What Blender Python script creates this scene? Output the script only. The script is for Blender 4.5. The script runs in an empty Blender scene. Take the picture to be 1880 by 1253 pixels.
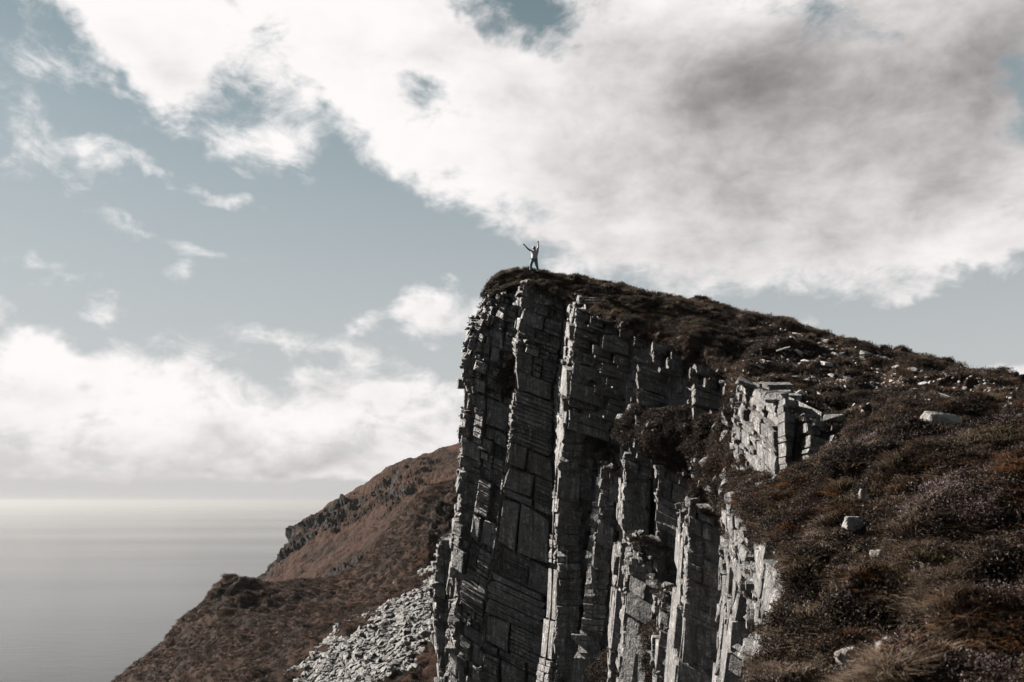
import bpy, bmesh, math, random
import numpy as np
from mathutils import Vector, Matrix, Euler
R = math.radians
scene = bpy.context.scene
C = scene.collection

# ------------------------------------------------------------------ camera
F_PX = 1880 * 28 / 36.0                 # focal length in photograph pixels
PITCH = math.atan((920 - 626.5) / F_PX)  # sea horizon stands at photo row 920
CP, SP = math.cos(PITCH), math.sin(PITCH)
cam_d = bpy.data.cameras.new('camera')
cam = bpy.data.objects.new('camera', cam_d)
C.objects.link(cam)
cam_d.lens = 28; cam_d.sensor_width = 36; cam_d.clip_start = 0.1; cam_d.clip_end = 200000
cam.location = (0, 0, 0); cam.rotation_euler = (math.pi / 2 + PITCH, 0, 0)
cam_d.dof.use_dof = True; cam_d.dof.focus_distance = 48; cam_d.dof.aperture_fstop = 2.0
scene.camera = cam

# ------------------------------------------------------------------ light
SUN_AZ, SUN_EL = R(-66), R(31)          # azimuth from the view direction, + to the right
EXPO = 2.3
scene.view_settings.view_transform = 'Standard'
scene.view_settings.look = 'None'
scene.view_settings.gamma = 1
scene.view_settings.exposure = EXPO
scene.view_settings.use_curve_mapping = False
sun_dir = Vector((math.sin(SUN_AZ) * math.cos(SUN_EL), math.cos(SUN_AZ) * math.cos(SUN_EL), math.sin(SUN_EL)))
sl = bpy.data.lights.new('sun', 'SUN'); sl.energy = 5.0; sl.angle = R(0.5); sl.color = (1, 0.93, 0.85)
so = bpy.data.objects.new('sun', sl); C.objects.link(so)
so.rotation_euler = sun_dir.to_track_quat('Z', 'Y').to_euler(); so.location = (-60, 0, 60)


def ray(u, v):
    dx = (u - 940) / F_PX; dy = (626.5 - v) / F_PX
    return np.array((dx, CP - dy * SP, SP + dy * CP))


def P(u, v, Y):
    d = ray(u, v)
    return d * (Y / d[1])


def proj(p):
    p = np.asarray(p, float)
    zc = p[..., 1] * CP + p[..., 2] * SP
    yc = -p[..., 1] * SP + p[..., 2] * CP
    return 940 + F_PX * p[..., 0] / zc, 626.5 - F_PX * yc / zc


def azel(u, v):
    d = ray(u, v); d = d / np.linalg.norm(d)
    return math.atan2(d[0], d[1]), math.asin(d[2])


# ------------------------------------------------------------------ world: sky and clouds
class NT:
    """small helper for writing node graphs"""
    def __init__(s, tree): s.t = tree; s.n = tree.nodes; s.l = tree.links
    def node(s, kind, **kw):
        n = s.n.new(kind)
        for k, v in kw.items(): setattr(n, k, v)
        return n
    def link(s, a, b): s.l.new(a, b)
    def put(s, sock, val):
        if isinstance(val, bpy.types.NodeSocket): s.link(val, sock)
        elif val is not None: sock.default_value = val
    def m(s, op, a, b=None, c=None, clamp=False):
        n = s.node('ShaderNodeMath', operation=op, use_clamp=clamp)
        s.put(n.inputs[0], a); s.put(n.inputs[1], b); s.put(n.inputs[2], c)
        return n.outputs[0]
    def vm(s, op, a, b=None):
        n = s.node('ShaderNodeVectorMath', operation=op)
        s.put(n.inputs[0], a); s.put(n.inputs[1], b)
        return n.outputs[0]
    def mix(s, f, a, b, mode='MIX'):
        n = s.node('ShaderNodeMix', data_type='RGBA', blend_type=mode)
        s.put(n.inputs[0], f); s.put(n.inputs[6], a); s.put(n.inputs[7], b)
        return n.outputs[2]
    def step(s, x, lo, hi, a=0.0, b=1.0):
        n = s.node('ShaderNodeMapRange', interpolation_type='SMOOTHSTEP')
        s.put(n.inputs[0], x)
        for i, q in enumerate((lo, hi, a, b)): s.put(n.inputs[i + 1], q)
        return n.outputs[0]
    def noise(s, vec, scale, detail=4, rough=0.55, dist=0.0, lac=2.0):
        n = s.node('ShaderNodeTexNoise')
        s.put(n.inputs['Vector'], vec); n.inputs['Scale'].default_value = scale
        n.inputs['Detail'].default_value = detail; n.inputs['Roughness'].default_value = rough
        n.inputs['Distortion'].default_value = dist; n.inputs['Lacunarity'].default_value = lac
        return n.outputs['Fac']
    def mapping(s, vec, loc=(0, 0, 0), rot=(0, 0, 0), sc=(1, 1, 1), kind='POINT'):
        n = s.node('ShaderNodeMapping', vector_type=kind)
        s.put(n.inputs[0], vec); n.inputs[1].default_value = loc; n.inputs[2].default_value = rot; n.inputs[3].default_value = sc
        return n.outputs[0]


world = bpy.data.worlds.new('World'); scene.world = world; world.use_nodes = True
W = NT(world.node_tree); W.n.clear()
STR = 0.1
SKYV = 0.42 * 2 ** (1.2 - EXPO)
WHITE = 1.0 / (STR * 2 ** EXPO)         # node value that displays as 1.0


def build_world():
    out = W.node('ShaderNodeOutputWorld'); bg = W.node('ShaderNodeBackground'); bg.inputs[1].default_value = STR
    W.link(bg.outputs[0], out.inputs[0])
    sky = W.node('ShaderNodeTexSky', sky_type='NISHITA', sun_disc=False)
    sky.sun_elevation = SUN_EL; sky.sun_rotation = SUN_AZ; sky.altitude = 200
    sky.air_density = 1.0; sky.dust_density = 0.6; sky.ozone_density = 1.5
    tc = W.node('ShaderNodeTexCoord').outputs['Generated']
    sep = W.node('ShaderNodeSeparateXYZ'); W.link(tc, sep.inputs[0])
    az = W.m('ARCTAN2', sep.outputs[0], sep.outputs[1])
    el = W.m('ARCSINE', sep.outputs[2])
    ae = W.node('ShaderNodeCombineXYZ'); W.link(az, ae.inputs[0]); W.link(el, ae.inputs[1])
    ae = ae.outputs[0]

    def warp(scale, amp, detail):
        w1 = W.node('ShaderNodeTexNoise'); W.link(tc, w1.inputs['Vector']); w1.inputs['Scale'].default_value = scale; w1.inputs['Detail'].default_value = detail
        w1.inputs['Roughness'].default_value = 0.6
        sc = W.node('ShaderNodeVectorMath', operation='SCALE'); W.link(W.vm('SUBTRACT', w1.outputs['Color'], (0.5, 0.5, 0.5)), sc.inputs[0]); sc.inputs['Scale'].default_value = amp
        return sc.outputs[0]

    aew = W.vm('ADD', ae, warp(9, 0.13, 4))

    def total(lst, vec=aew):
        acc = None
        for (u, v, ru, rv, ang, w) in lst:
            a, e = azel(u, v)
            mp = W.mapping(vec, (a, e, 0), (0, 0, R(-ang)), (ru / F_PX, rv / F_PX, 10), 'TEXTURE')
            g = W.node('ShaderNodeTexGradient', gradient_type='SPHERICAL'); W.link(mp, g.inputs[0])
            q = W.m('MULTIPLY', g.outputs['Fac'], w)
            acc = q if acc is None else W.m('ADD', acc, q)
        return acc

    sky_p = W.mapping(tc, (3.1, 0.7, 1.9), (0, 0, 0), (1, 1, 1.7))
    n_big = W.noise(sky_p, 4.0, 8, 0.60, 0.2)
    n_fine = W.noise(sky_p, 13, 6, 0.64, 0.5)
    cover = total([
        (1420, 190, 960, 330, 8, 2.6), (1090, 380, 480, 150, 36, 1.3), (760, 290, 270, 100, 20, 1.1), (1380, 470, 520, 130, 8, 1.0), (1700, 350, 420, 170, 0, .9),
        (900, 100, 330, 120, 10, 0.95), (700, 110, 300, 90, 20, .7), (360, 80, 310, 130, 14, 1.4), (600, 30, 460, 130, 0, 1.2), (180, 40, 240, 100, 20, 1.3), (330, 170, 160, 90, 20, 1.2), (200, 120, 100, 50, 0, 1.1), (660, 160, 260, 90, 20, .9),
        (500, 255, 120, 110, -50, 1.35), (430, 362, 200, 46, 12, 1.75), (250, 290, 150, 80, 10, .45),
        (790, 582, 215, 80, 4, 2.0), (110, 482, 200, 40, 8, .8), (440, 468, 200, 36, 0, .95), (240, 412, 160, 36, 10, .95),
        (0, 270, 70, 110, 0, .8), (90, 140, 90, 40, 20, .5), (210, 545, 80, 40, 0, 1.15), (335, 500, 75, 60, 0, 1.15), (640, 600, 70, 40, 0, .9), (40, 600, 90, 40, 30, .95), (130, 300, 80, 40, 0, 1.0),
        (930, 60, 90, 70, 0, -1.3), (480, 50, 80, 45, 0, -.6), (590, 200, 130, 50, 15, -.5), (860, 35, 80, 60, 0, -1.2), (250, 30, 70, 35, 0, -.4), (1010, 95, 60, 50, 0, -.9), (420, 190, 120, 50, 0, -.3), (800, 190, 90, 55, 0, -1.1), (690, 60, 60, 40, 0, -.8), (640, 470, 330, 120, 25, -1.0),
        (1780, 590, 480, 100, -14, -2.2), (1875, 190, 60, 70, 0, -2.0), (980, 10, 90, 40, 0, -.8),
        (110, 640, 330, 60, -2, 0.9), (520, 650, 330, 60, 4, 0.8), (700, 690, 240, 60, 10, .5),
    ])
    # cloud bank lying along the horizon, and the broken cloud of the rest of the sky
    bank = W.m('MULTIPLY', W.step(el, azel(400, 640)[1], azel(400, 720)[1], 0.0, 1.0), 1.25)
    elw = W.node('ShaderNodeSeparateXYZ'); W.link(aew, elw.inputs[0])
    low = W.step(W.m('ADD', W.m('MULTIPLY', el, 0.75), W.m('MULTIPLY', elw.outputs[1], 0.25)), azel(400, 918)[1], azel(400, 868)[1], -2.4, 0.0)
    rest = W.m('MULTIPLY', W.step(W.m('ABSOLUTE', az), 0.62, 0.9), 0.42)
    d = W.m('ADD', W.m('MULTIPLY', W.m('SUBTRACT', n_big, 0.5), 3.0), W.m('MULTIPLY', W.m('SUBTRACT', n_fine, 0.5), 2.5))
    d = W.m('ADD', d, W.m('ADD', cover, bank))
    d = W.m('ADD', W.m('ADD', d, low), rest)
    d = W.m('SUBTRACT', d, 0.52)
    alpha = W.step(d, -0.12, 1.0)
    # cloud light: bright where the sun side is thinner than here, grey where deep
    toward = W.mapping(sky_p, (-0.045, 0.01, 0.06))
    rel = W.m('SUBTRACT', W.noise(toward, 4.0, 5, 0.60, 0.2), n_big)
    deep = total([
        (1380, 170, 860, 380, 6, 0.9), (1640, 260, 900, 400, -4, 0.85), (1020, 40, 200, 70, 0, 0.25), (1760, 140, 380, 260, 0, 0.35), (1150, 60, 260, 120, 0, .3),
        (830, 598, 130, 50, 6, 0.6), (60, 870, 950, 70, 0, .9), (520, 862, 700, 70, 2, 0.55), (780, 780, 330, 130, 10, 0.4), (1300, 840, 900, 110, 0, .9), (110, 722, 240, 34, 0, 0.45),
        (650, 710, 180, 50, 10, 0.4), (1150, 500, 380, 80, 10, 0.25), (330, 790, 380, 50, 3, 0.35), (1500, 480, 500, 100, 0, .3)])
    sh = W.m('ADD', deep, W.m('MULTIPLY', rel, 2.3))
    sh = W.m('ADD', sh, W.m('MULTIPLY', W.m('SUBTRACT', n_fine, 0.45), 0.36))
    sh = W.m('ADD', sh, W.m('MULTIPLY', W.step(d, 0.5, 2.6), 0.22))
    sh = W.step(sh, 0.0, 2.55)
    bright = W.node('ShaderNodeRGB'); bright.outputs[0].default_value = (1.0 * WHITE, 0.965 * WHITE, 0.955 * WHITE, 1)
    dark = W.node('ShaderNodeRGB'); dark.outputs[0].default_value = (0.19 * WHITE, 0.172 * WHITE, 0.174 * WHITE, 1)
    ccol = W.mix(sh, bright.outputs[0], dark.outputs[0])
    hs = W.node('ShaderNodeHueSaturation'); hs.inputs['Saturation'].default_value = 0.55; hs.inputs['Value'].default_value = SKYV
    hs.inputs['Hue'].default_value = 0.46
    W.link(sky.outputs[0], hs.inputs['Color'])
    teal = W.node('ShaderNodeRGB'); teal.outputs[0].default_value = (0.235 * WHITE, 0.325 * WHITE, 0.36 * WHITE, 1)
    blue = W.mix(0.6, hs.outputs[0], teal.outputs[0])
    hz = W.step(el, -0.05, 0.62, 1.0, 0.0)
    air = W.node('ShaderNodeRGB'); air.outputs[0].default_value = (0.62 * WHITE, 0.61 * WHITE, 0.605 * WHITE, 1)
    base = W.mix(W.m('MULTIPLY', hz, 0.9), blue, air.outputs[0])
    base = W.mix(1.0, base, W.step(el, 0.38, 0.85, 1.0, 0.55), 'MULTIPLY')
    col = W.mix(alpha, base, ccol)
    W.link(col, bg.inputs[0])


build_world()

# ------------------------------------------------------------------ numpy noise
_rs = np.random.RandomState(11)
_perm = _rs.permutation(256); _perm = np.concatenate([_perm, _perm, _perm])
_grad = _rs.normal(size=(256, 3)); _grad /= np.linalg.norm(_grad, axis=1)[:, None]


def perlin(p):
    p = np.asarray(p, float); i = np.floor(p).astype(int); f = p - i; i &= 255
    u = f * f * f * (f * (f * 6 - 15) + 10); res = 0
    for dx in (0, 1):
        wx = u[..., 0] if dx else 1 - u[..., 0]
        for dy in (0, 1):
            wy = u[..., 1] if dy else 1 - u[..., 1]
            for dz in (0, 1):
                wz = u[..., 2] if dz else 1 - u[..., 2]
                h = _perm[_perm[_perm[i[..., 0] + dx] + i[..., 1] + dy] + i[..., 2] + dz]
                g = _grad[h]
                res = res + wx * wy * wz * (g[..., 0] * (f[..., 0] - dx) + g[..., 1] * (f[..., 1] - dy) + g[..., 2] * (f[..., 2] - dz))
    return res * 1.6


def fbm(p, s, o=4, g=0.5):
    p = np.asarray(p) * s; a = 1; r = 0
    for k in range(o): r = r + a * perlin(p + 17.3 * k); a *= g; p = p * 2.03
    return r


def billow(p, s, o=3, g=0.5):
    p = np.asarray(p) * s; a = 1; r = 0
    for k in range(o): r = r + a * (np.abs(perlin(p + 9.1 * k)) * 2 - 0.6); a *= g; p = p * 2.1
    return r


# ------------------------------------------------------------------ materials
def new_mat(name):
    m = bpy.data.materials.new(name); m.use_nodes = True
    g = NT(m.node_tree); g.n.clear()
    out = g.node('ShaderNodeOutputMaterial'); b = g.node('ShaderNodeBsdfPrincipled')
    g.link(b.outputs[0], out.inputs[0])
    return m, g, b, out


def rock_mat(name, dark, light, lichen, rough=0.6, scale=1.0, dip=True, lich=0.6, cracks=0.4, spec=0.4):
    m, g, b, out = new_mat(name)
    geo = g.node('ShaderNodeNewGeometry'); pos = geo.outputs['Position']
    sep = g.node('ShaderNodeSeparateXYZ'); g.link(pos, sep.inputs[0])
    # bedding coordinate (beds dip to the right and toward the viewer)
    dot = g.node('ShaderNodeVectorMath', operation='DOT_PRODUCT'); g.link(pos, dot.inputs[0]); dot.inputs[1].default_value = (0.36, -0.34, 1.0) if dip else (0.2, 0.1, 1)
    wob = g.m('MULTIPLY', g.m('SUBTRACT', g.noise(pos, 0.9 * scale, 5, 0.6), 0.5), 0.28 / scale)
    bed = g.m('ADD', dot.outputs['Value'], wob)
    bc = g.node('ShaderNodeCombineXYZ'); g.link(bed, bc.inputs[2])
    g.link(g.m('MULTIPLY', sep.outputs[0], 0.16), bc.inputs[0]); g.link(g.m('MULTIPLY', sep.outputs[1], 0.16), bc.inputs[1])
    lam = g.noise(bc.outputs[0], 6.0 * scale, 6, 0.72)
    # vertical water streaks
    st = g.mapping(pos, (0, 0, 0), (0, 0, 0), (3.6 * scale, 3.6 * scale, 0.35 * scale))
    streak = g.noise(st, 1.0, 7, 0.66, 0.4)
    blot = g.noise(pos, 1.3 * scale, 8, 0.7, 0.5)
    fine = g.noise(pos, 11 * scale, 7, 0.74)
    isl = geo.outputs['Random Per Island']
    orn = g.node('ShaderNodeObjectInfo').outputs['Random']
    t = g.m('ADD', g.m('MULTIPLY', streak, 0.75), g.m('MULTIPLY', lam, 0.35))
    t = g.m('ADD', t, g.m('MULTIPLY', blot, 0.65))
    t = g.m('ADD', t, g.m('MULTIPLY', isl, 0.16))
    t = g.m('ADD', t, g.m('MULTIPLY', orn, 0.10))
    f = g.step(t, 0.72, 1.28)
    col = g.mix(f, dark + (1,), light + (1,))
    # pale lichen in crusts and speckles
    ln = g.m('ADD', g.m('MULTIPLY', g.noise(st, 1.9, 8, 0.72), 0.5), g.m('MULTIPLY', g.noise(pos, 3.1 * scale, 9, 0.78), 0.5))
    lf = g.step(g.m('ADD', ln, g.m('MULTIPLY', g.m('SUBTRACT', fine, 0.5), 0.35)), 0.515, 0.63)
    col = g.mix(g.m('MULTIPLY', lf, lich), col, lichen + (1,))
    # thin cracks: along the beds and down the joints
    cj = g.mapping(pos, (0, 0, 0), (0, 0, R(12)), (1.7 * scale, 1.7 * scale, 0.22 * scale))
    c1 = g.step(g.m('ABSOLUTE', g.m('SUBTRACT', g.noise(cj, 1.0, 3, 0.55, 0.6), 0.5)), 0.004, 0.018)
    c2 = g.step(g.m('ABSOLUTE', g.m('SUBTRACT', g.noise(bc.outputs[0], 1.2 * scale, 3, 0.5), 0.5)), 0.003, 0.014)
    crack = g.m('MULTIPLY', c1, c2)
    col = g.mix(g.m('MULTIPLY', g.m('SUBTRACT', 1.0, crack), cracks), col, (0.010, 0.009, 0.009, 1))
    rust = g.step(g.noise(pos, 0.55 * scale, 5, 0.6), 0.56, 0.74)
    col = g.mix(g.m('MULTIPLY', rust, 0.45), col, (0.06, 0.036, 0.023, 1))
    g.link(col, b.inputs['Base Color'])
    b.inputs['Roughness'].default_value = rough; b.inputs['Specular IOR Level'].default_value = spec
    h = g.m('ADD', g.m('MULTIPLY', lam, 0.06), g.m('MULTIPLY', fine, 0.045))
    h = g.m('ADD', h, g.m('MULTIPLY', crack, 0.06 * cracks))
    h = g.m('ADD', h, g.m('MULTIPLY', g.noise(pos, 2.6 * scale, 7, 0.66), 0.20))
    h = g.m('ADD', h, g.m('MULTIPLY', streak, 0.10))
    bp = g.node('ShaderNodeBump'); bp.inputs['Strength'].default_value = 1.0; bp.inputs['Distance'].default_value = 1.3 / scale
    g.link(h, bp.inputs['Height']); g.link(bp.outputs[0], b.inputs['Normal'])
    return m


def turf_mat(name, cols, scale=1.0, bump=0.25, stone=0.0):
    """moor ground: a mix of brown grass, dark heather and moss"""
    m, g, b, out = new_mat(name)
    pos = g.node('ShaderNodeNewGeometry').outputs['Position']
    n1 = g.noise(pos, 0.35 * scale, 6, 0.62, 0.5); n2 = g.noise(pos, 2.3 * scale, 7, 0.7); n3 = g.noise(pos, 9 * scale, 5, 0.7)
    c = g.mix(g.step(n1, 0.38, 0.62), cols[0] + (1,), cols[1] + (1,))
    c = g.mix(g.step(n2, 0.5, 0.68), c, cols[2] + (1,))
    c = g.mix(g.m('MULTIPLY', g.step(g.noise(pos, 0.9 * scale, 5, 0.6), 0.58, 0.7), 0.7), c, cols[3] + (1,))
    c = g.mix(g.step(n3, 0.35, 0.75, 0.55, 0.0), c, (0.008, 0.006, 0.005, 1))
    if stone:
        vz = g.noise(g.mapping(pos, sc=(1, 1, 1.6)), 1.4 * scale, 8, 0.75)
        c = g.mix(g.m('MULTIPLY', g.step(vz, 0.60, 0.66), stone), c, (0.20, 0.185, 0.175, 1))
    g.link(c, b.inputs['Base Color']); b.inputs['Roughness'].default_value = 0.85
    b.inputs['Specular IOR Level'].default_value = 0.04
    h = g.m('ADD', g.m('MULTIPLY', n2, 0.5), g.m('MULTIPLY', n3, 0.3))
    bp = g.node('ShaderNodeBump'); bp.inputs['Strength'].default_value = 1.0; bp.inputs['Distance'].default_value = bump
    g.link(h, bp.inputs['Height']); g.link(bp.outputs[0], b.inputs['Normal'])
    return m


def leaf_mat(name, ramp, transl=0.3, rough=0.6):
    m, g, b, out = new_mat(name)
    rnd = g.node('ShaderNodeObjectInfo').outputs['Random']
    isl = g.node('ShaderNodeNewGeometry').outputs['Random Per Island']
    pos = g.node('ShaderNodeNewGeometry').outputs['Position']
    t = g.m('ADD', g.m('MULTIPLY', rnd, 0.55), g.m('MULTIPLY', isl, 0.45))
    t = g.m('ADD', t, g.m('MULTIPLY', g.m('SUBTRACT', g.noise(pos, 0.45, 3), 0.5), 0.9))
    cr = g.node('ShaderNodeValToRGB'); g.link(t, cr.inputs[0])
    el = cr.color_ramp.elements
    while len(el) < len(ramp): el.new(0.5)
    for e, (p, c) in zip(el, ramp): e.position = p; e.color = c + (1,)
    g.link(cr.outputs[0], b.inputs['Base Color']); b.inputs['Roughness'].default_value = rough
    b.inputs['Specular IOR Level'].default_value = 0.1
    tr = g.node('ShaderNodeBsdfTranslucent'); g.link(cr.outputs[0], tr.inputs[0])
    mx = g.node('ShaderNodeMixShader'); mx.inputs[0].default_value = transl
    g.link(b.outputs[0], mx.inputs[1]); g.link(tr.outputs[0], mx.inputs[2]); g.link(mx.outputs[0], out.inputs[0])
    return m


def plain_mat(name, col, rough=0.7, var=0.3, scale=20):
    m, g, b, out = new_mat(name)
    tc = g.node('ShaderNodeTexCoord').outputs['Object']
    n = g.noise(tc, scale, 4)
    c = g.mix(n, tuple(x * (1 - var) for x in col) + (1,), tuple(min(1, x * (1 + var)) for x in col) + (1,))
    g.link(c, b.inputs['Base Color']); b.inputs['Roughness'].default_value = rough
    return m


M_ROCK = rock_mat('cliff_rock', (0.013, 0.0125, 0.013), (0.112, 0.108, 0.107), (0.44, 0.42, 0.40))
M_STONE = rock_mat('loose_stone', (0.07, 0.066, 0.064), (0.21, 0.20, 0.19), (0.33, 0.315, 0.30), scale=3.0, cracks=0.0)
M_SCREE = rock_mat('scree_stone', (0.014, 0.0132, 0.013), (0.058, 0.055, 0.053), (0.16, 0.15, 0.144), scale=1.6, cracks=0.0)
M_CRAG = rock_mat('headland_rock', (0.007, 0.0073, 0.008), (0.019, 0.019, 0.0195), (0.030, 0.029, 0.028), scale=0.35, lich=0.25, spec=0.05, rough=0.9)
M_TURF = turf_mat('moor_turf', ((0.014, 0.010, 0.008), (0.034, 0.021, 0.015), (0.010, 0.008, 0.007), (0.022, 0.020, 0.010)), 1.0, 0.3, 0.5)
M_SLOPE = turf_mat('slope_turf', ((0.015, 0.008, 0.005), (0.034, 0.016, 0.0085), (0.009, 0.006, 0.0045), (0.018, 0.012, 0.007)), 0.5, 0.9)
M_HEAD = turf_mat('headland_turf', ((0.022, 0.0108, 0.0065), (0.048, 0.021, 0.0115), (0.011, 0.0065, 0.0045), (0.018, 0.011, 0.006)), 0.16, 3.0, 0.04)
M_HEATH = leaf_mat('heather_leaf', ((0.0, (0.005, 0.004, 0.003)), (0.35, (0.011, 0.008, 0.007)), (0.6, (0.026, 0.017, 0.013)), (0.75, (0.019, 0.017, 0.010)), (0.9, (0.05, 0.034, 0.028)), (1.0, (0.12, 0.09, 0.08))), 0.25)
M_RUST = leaf_mat('rusty_grass', ((0.0, (0.03, 0.013, 0.006)), (0.5, (0.085, 0.038, 0.016)), (1.0, (0.15, 0.075, 0.035))), 0.4)
M_SLOPEGRASS = leaf_mat('slope_grass', ((0.0, (0.012, 0.006, 0.004)), (0.5, (0.032, 0.015, 0.008)), (1.0, (0.06, 0.03, 0.016))), 0.3)
M_GRASS = leaf_mat('moor_grass', ((0.0, (0.016, 0.010, 0.007)), (0.45, (0.05, 0.034, 0.023)), (1.0, (0.19, 0.15, 0.11))), 0.4)
M_MOSS = leaf_mat('moss_leaf', ((0.0, (0.012, 0.012, 0.006)), (0.5, (0.036, 0.034, 0.014)), (1.0, (0.075, 0.068, 0.03))), 0.25)
M_FLOWER = leaf_mat('heather_flower', ((0.0, (0.07, 0.045, 0.05)), (0.5, (0.16, 0.12, 0.135)), (1.0, (0.33, 0.285, 0.30))), 0.4)


# ------------------------------------------------------------------ object helpers
def tag(o, label=None, cat=None, group=None, kind=None):
    if label: o['label'] = label
    if cat: o['category'] = cat
    if group: o['group'] = group
    if kind: o['kind'] = kind
    return o


def mesh_obj(name, verts, faces, mat, parent=None, smooth=False, origin=None):
    verts = np.asarray(verts, float)
    if origin is not None: verts = verts - np.asarray(origin)
    me = bpy.data.meshes.new(name); me.from_pydata(verts.tolist(), [], faces if isinstance(faces, list) else faces.tolist()); me.update()
    if smooth: me.polygons.foreach_set('use_smooth', np.ones(len(me.polygons), bool))
    me.materials.append(mat)
    o = bpy.data.objects.new(name, me); C.objects.link(o)
    if origin is not None: o.location = origin
    if parent: o.parent = parent
    return o


def catmull(pts, n):
    """resample control points (k,d) to n points, smooth, evenly by chord"""
    pts = np.asarray(pts, float)
    if len(pts) == 2: return pts[0] + (pts[1] - pts[0]) * np.linspace(0, 1, n)[:, None]
    d = np.linalg.norm(np.diff(pts, axis=0), axis=1); s = np.concatenate([[0], np.cumsum(d)]); s /= s[-1]
    t = np.linspace(0, 1, n); k = np.clip(np.searchsorted(s, t, side='right') - 1, 0, len(pts) - 2)
    h = (s[k + 1] - s[k]); w = ((t - s[k]) / h)[:, None]; h = h[:, None]
    tan = np.zeros_like(pts); tan[1:-1] = (pts[2:] - pts[:-2]) / (s[2:] - s[:-2])[:, None]
    tan[0] = (pts[1] - pts[0]) / (s[1] - s[0]); tan[-1] = (pts[-1] - pts[-2]) / (s[-1] - s[-2])
    w2, w3 = w * w, w * w * w
    return (2 * w3 - 3 * w2 + 1) * pts[k] + (w3 - 2 * w2 + w) * h * tan[k] + (-2 * w3 + 3 * w2) * pts[k + 1] + (w3 - w2) * h * tan[k + 1]


def loft(rows, nc, nr):
    """rows: lists of (photo x, photo y, metres ahead) or ready 3-D points -> grid (nr,nc,3)"""
    g = np.array([catmull(np.array([P(*q) if len(q) == 3 and not isinstance(q, np.ndarray) else q for q in r]), nc) for r in rows])
    k = len(rows)
    mean = np.linalg.norm(np.diff(g, axis=0), axis=2).mean(axis=1); s = np.concatenate([[0], np.cumsum(mean)]); s /= s[-1]
    outg = np.empty((nr, nc, 3))
    t = np.linspace(0, 1, nr); kk = np.clip(np.searchsorted(s, t, side='right') - 1, 0, k - 2)
    h = (s[kk + 1] - s[kk]); w = ((t - s[kk]) / h)[:, None, None]; h = h[:, None, None]
    tan = np.zeros_like(g); tan[1:-1] = (g[2:] - g[:-2]) / (s[2:] - s[:-2])[:, None, None]
    tan[0] = (g[1] - g[0]) / (s[1] - s[0]); tan[-1] = (g[-1] - g[-2]) / (s[-1] - s[-2])
    w2, w3 = w * w, w * w * w
    return (2 * w3 - 3 * w2 + 1) * g[kk] + (w3 - 2 * w2 + w) * h * tan[kk] + (-2 * w3 + 3 * w2) * g[kk + 1] + (w3 - w2) * h * tan[kk + 1]


def grid_normals(g):
    a = np.gradient(g, axis=1); b = np.gradient(g, axis=0)
    n = np.cross(a, b); n /= np.linalg.norm(n, axis=2)[..., None] + 1e-9
    return n


def up_normals(g):
    n = grid_normals(g); s = np.sign((n[..., 2] + -0.25 * n[..., 1]).mean())
    return n * s


def grid_faces(nr, nc, flip=False):
    i = np.arange(nr - 1)[:, None] * nc + np.arange(nc - 1)[None, :]
    f = np.stack([i, i + 1, i + nc + 1, i + nc], -1).reshape(-1, 4)
    return f[:, ::-1] if flip else f


def grid_obj(name, g, mat, kind='structure', parent=None, smooth=True):
    n = grid_normals(g); flip = (n[..., 2] - 0.25 * n[..., 1]).mean() < 0
    o = mesh_obj(name, g.reshape(-1, 3), grid_faces(g.shape[0], g.shape[1], flip), mat, parent, smooth)
    if parent is None: o['kind'] = kind
    return o


def sample_grid(g, n, rng, weight=None):
    """n random points on a grid surface, with normals; weight: function(u,v,pos)->0..1"""
    a = np.linalg.norm(np.cross(g[1:, :-1] - g[:-1, :-1], g[:-1, 1:] - g[:-1, :-1]), axis=2)
    pr = a.copy()
    if weight is not None:
        c = (g[1:, 1:] + g[:-1, :-1]) / 2; u, v = proj(c); pr = pr * weight(u, v, c)
    pr = pr.ravel(); pr = pr / pr.sum()
    k = rng.choice(len(pr), n, p=pr); i, j = np.divmod(k, g.shape[1] - 1)
    s, t = rng.rand(n, 1), rng.rand(n, 1)
    p = g[i, j] * (1 - s) * (1 - t) + g[i, j + 1] * (1 - s) * t + g[i + 1, j] * s * (1 - t) + g[i + 1, j + 1] * s * t
    nn = up_normals(g)[i, j]
    return p, nn


# ------------------------------------------------------------------ the sea
def build_sea():
    m, g, b, out = new_mat('sea_water')
    pos = g.node('ShaderNodeNewGeometry').outputs['Position']
    sw = g.mapping(pos, (0, 0, 0), (0, 0, R(20)), (0.35, 1.0, 1.0))
    n1 = g.noise(sw, 0.06, 6, 0.62); n2 = g.noise(sw, 0.012, 4, 0.5)
    cloud_shade = g.noise(g.mapping(pos, (0, 0, 0), (0, 0, R(8)), (0.25, 1, 1)), 0.0006, 4, 0.55)  # broad patches imitating cloud shadow and sun glitter, put into colour and roughness
    g.link(g.mix(cloud_shade, (0.003, 0.0035, 0.004, 1), (0.014, 0.0145, 0.0145, 1)), b.inputs['Base Color'])
    g.link(g.step(cloud_shade, 0.3, 0.7, 0.17, 0.28), b.inputs['Roughness'])
    b.inputs['IOR'].default_value = 1.27
    bp = g.node('ShaderNodeBump'); bp.inputs['Strength'].default_value = 0.5; bp.inputs['Distance'].default_value = 1.1
    g.link(g.m('ADD', n1, g.m('MULTIPLY', n2, 0.7)), bp.inputs['Height']); g.link(bp.outputs[0], b.inputs['Normal'])
    n = 40; xs = np.linspace(-60000, 60000, n)
    X, Y = np.meshgrid(xs, xs + 20000)
    gr = np.stack([X, Y, np.full_like(X, SEA)], -1)
    o = grid_obj('sea', gr, m)
    return o


SEA = -220.0
build_sea()


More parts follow.
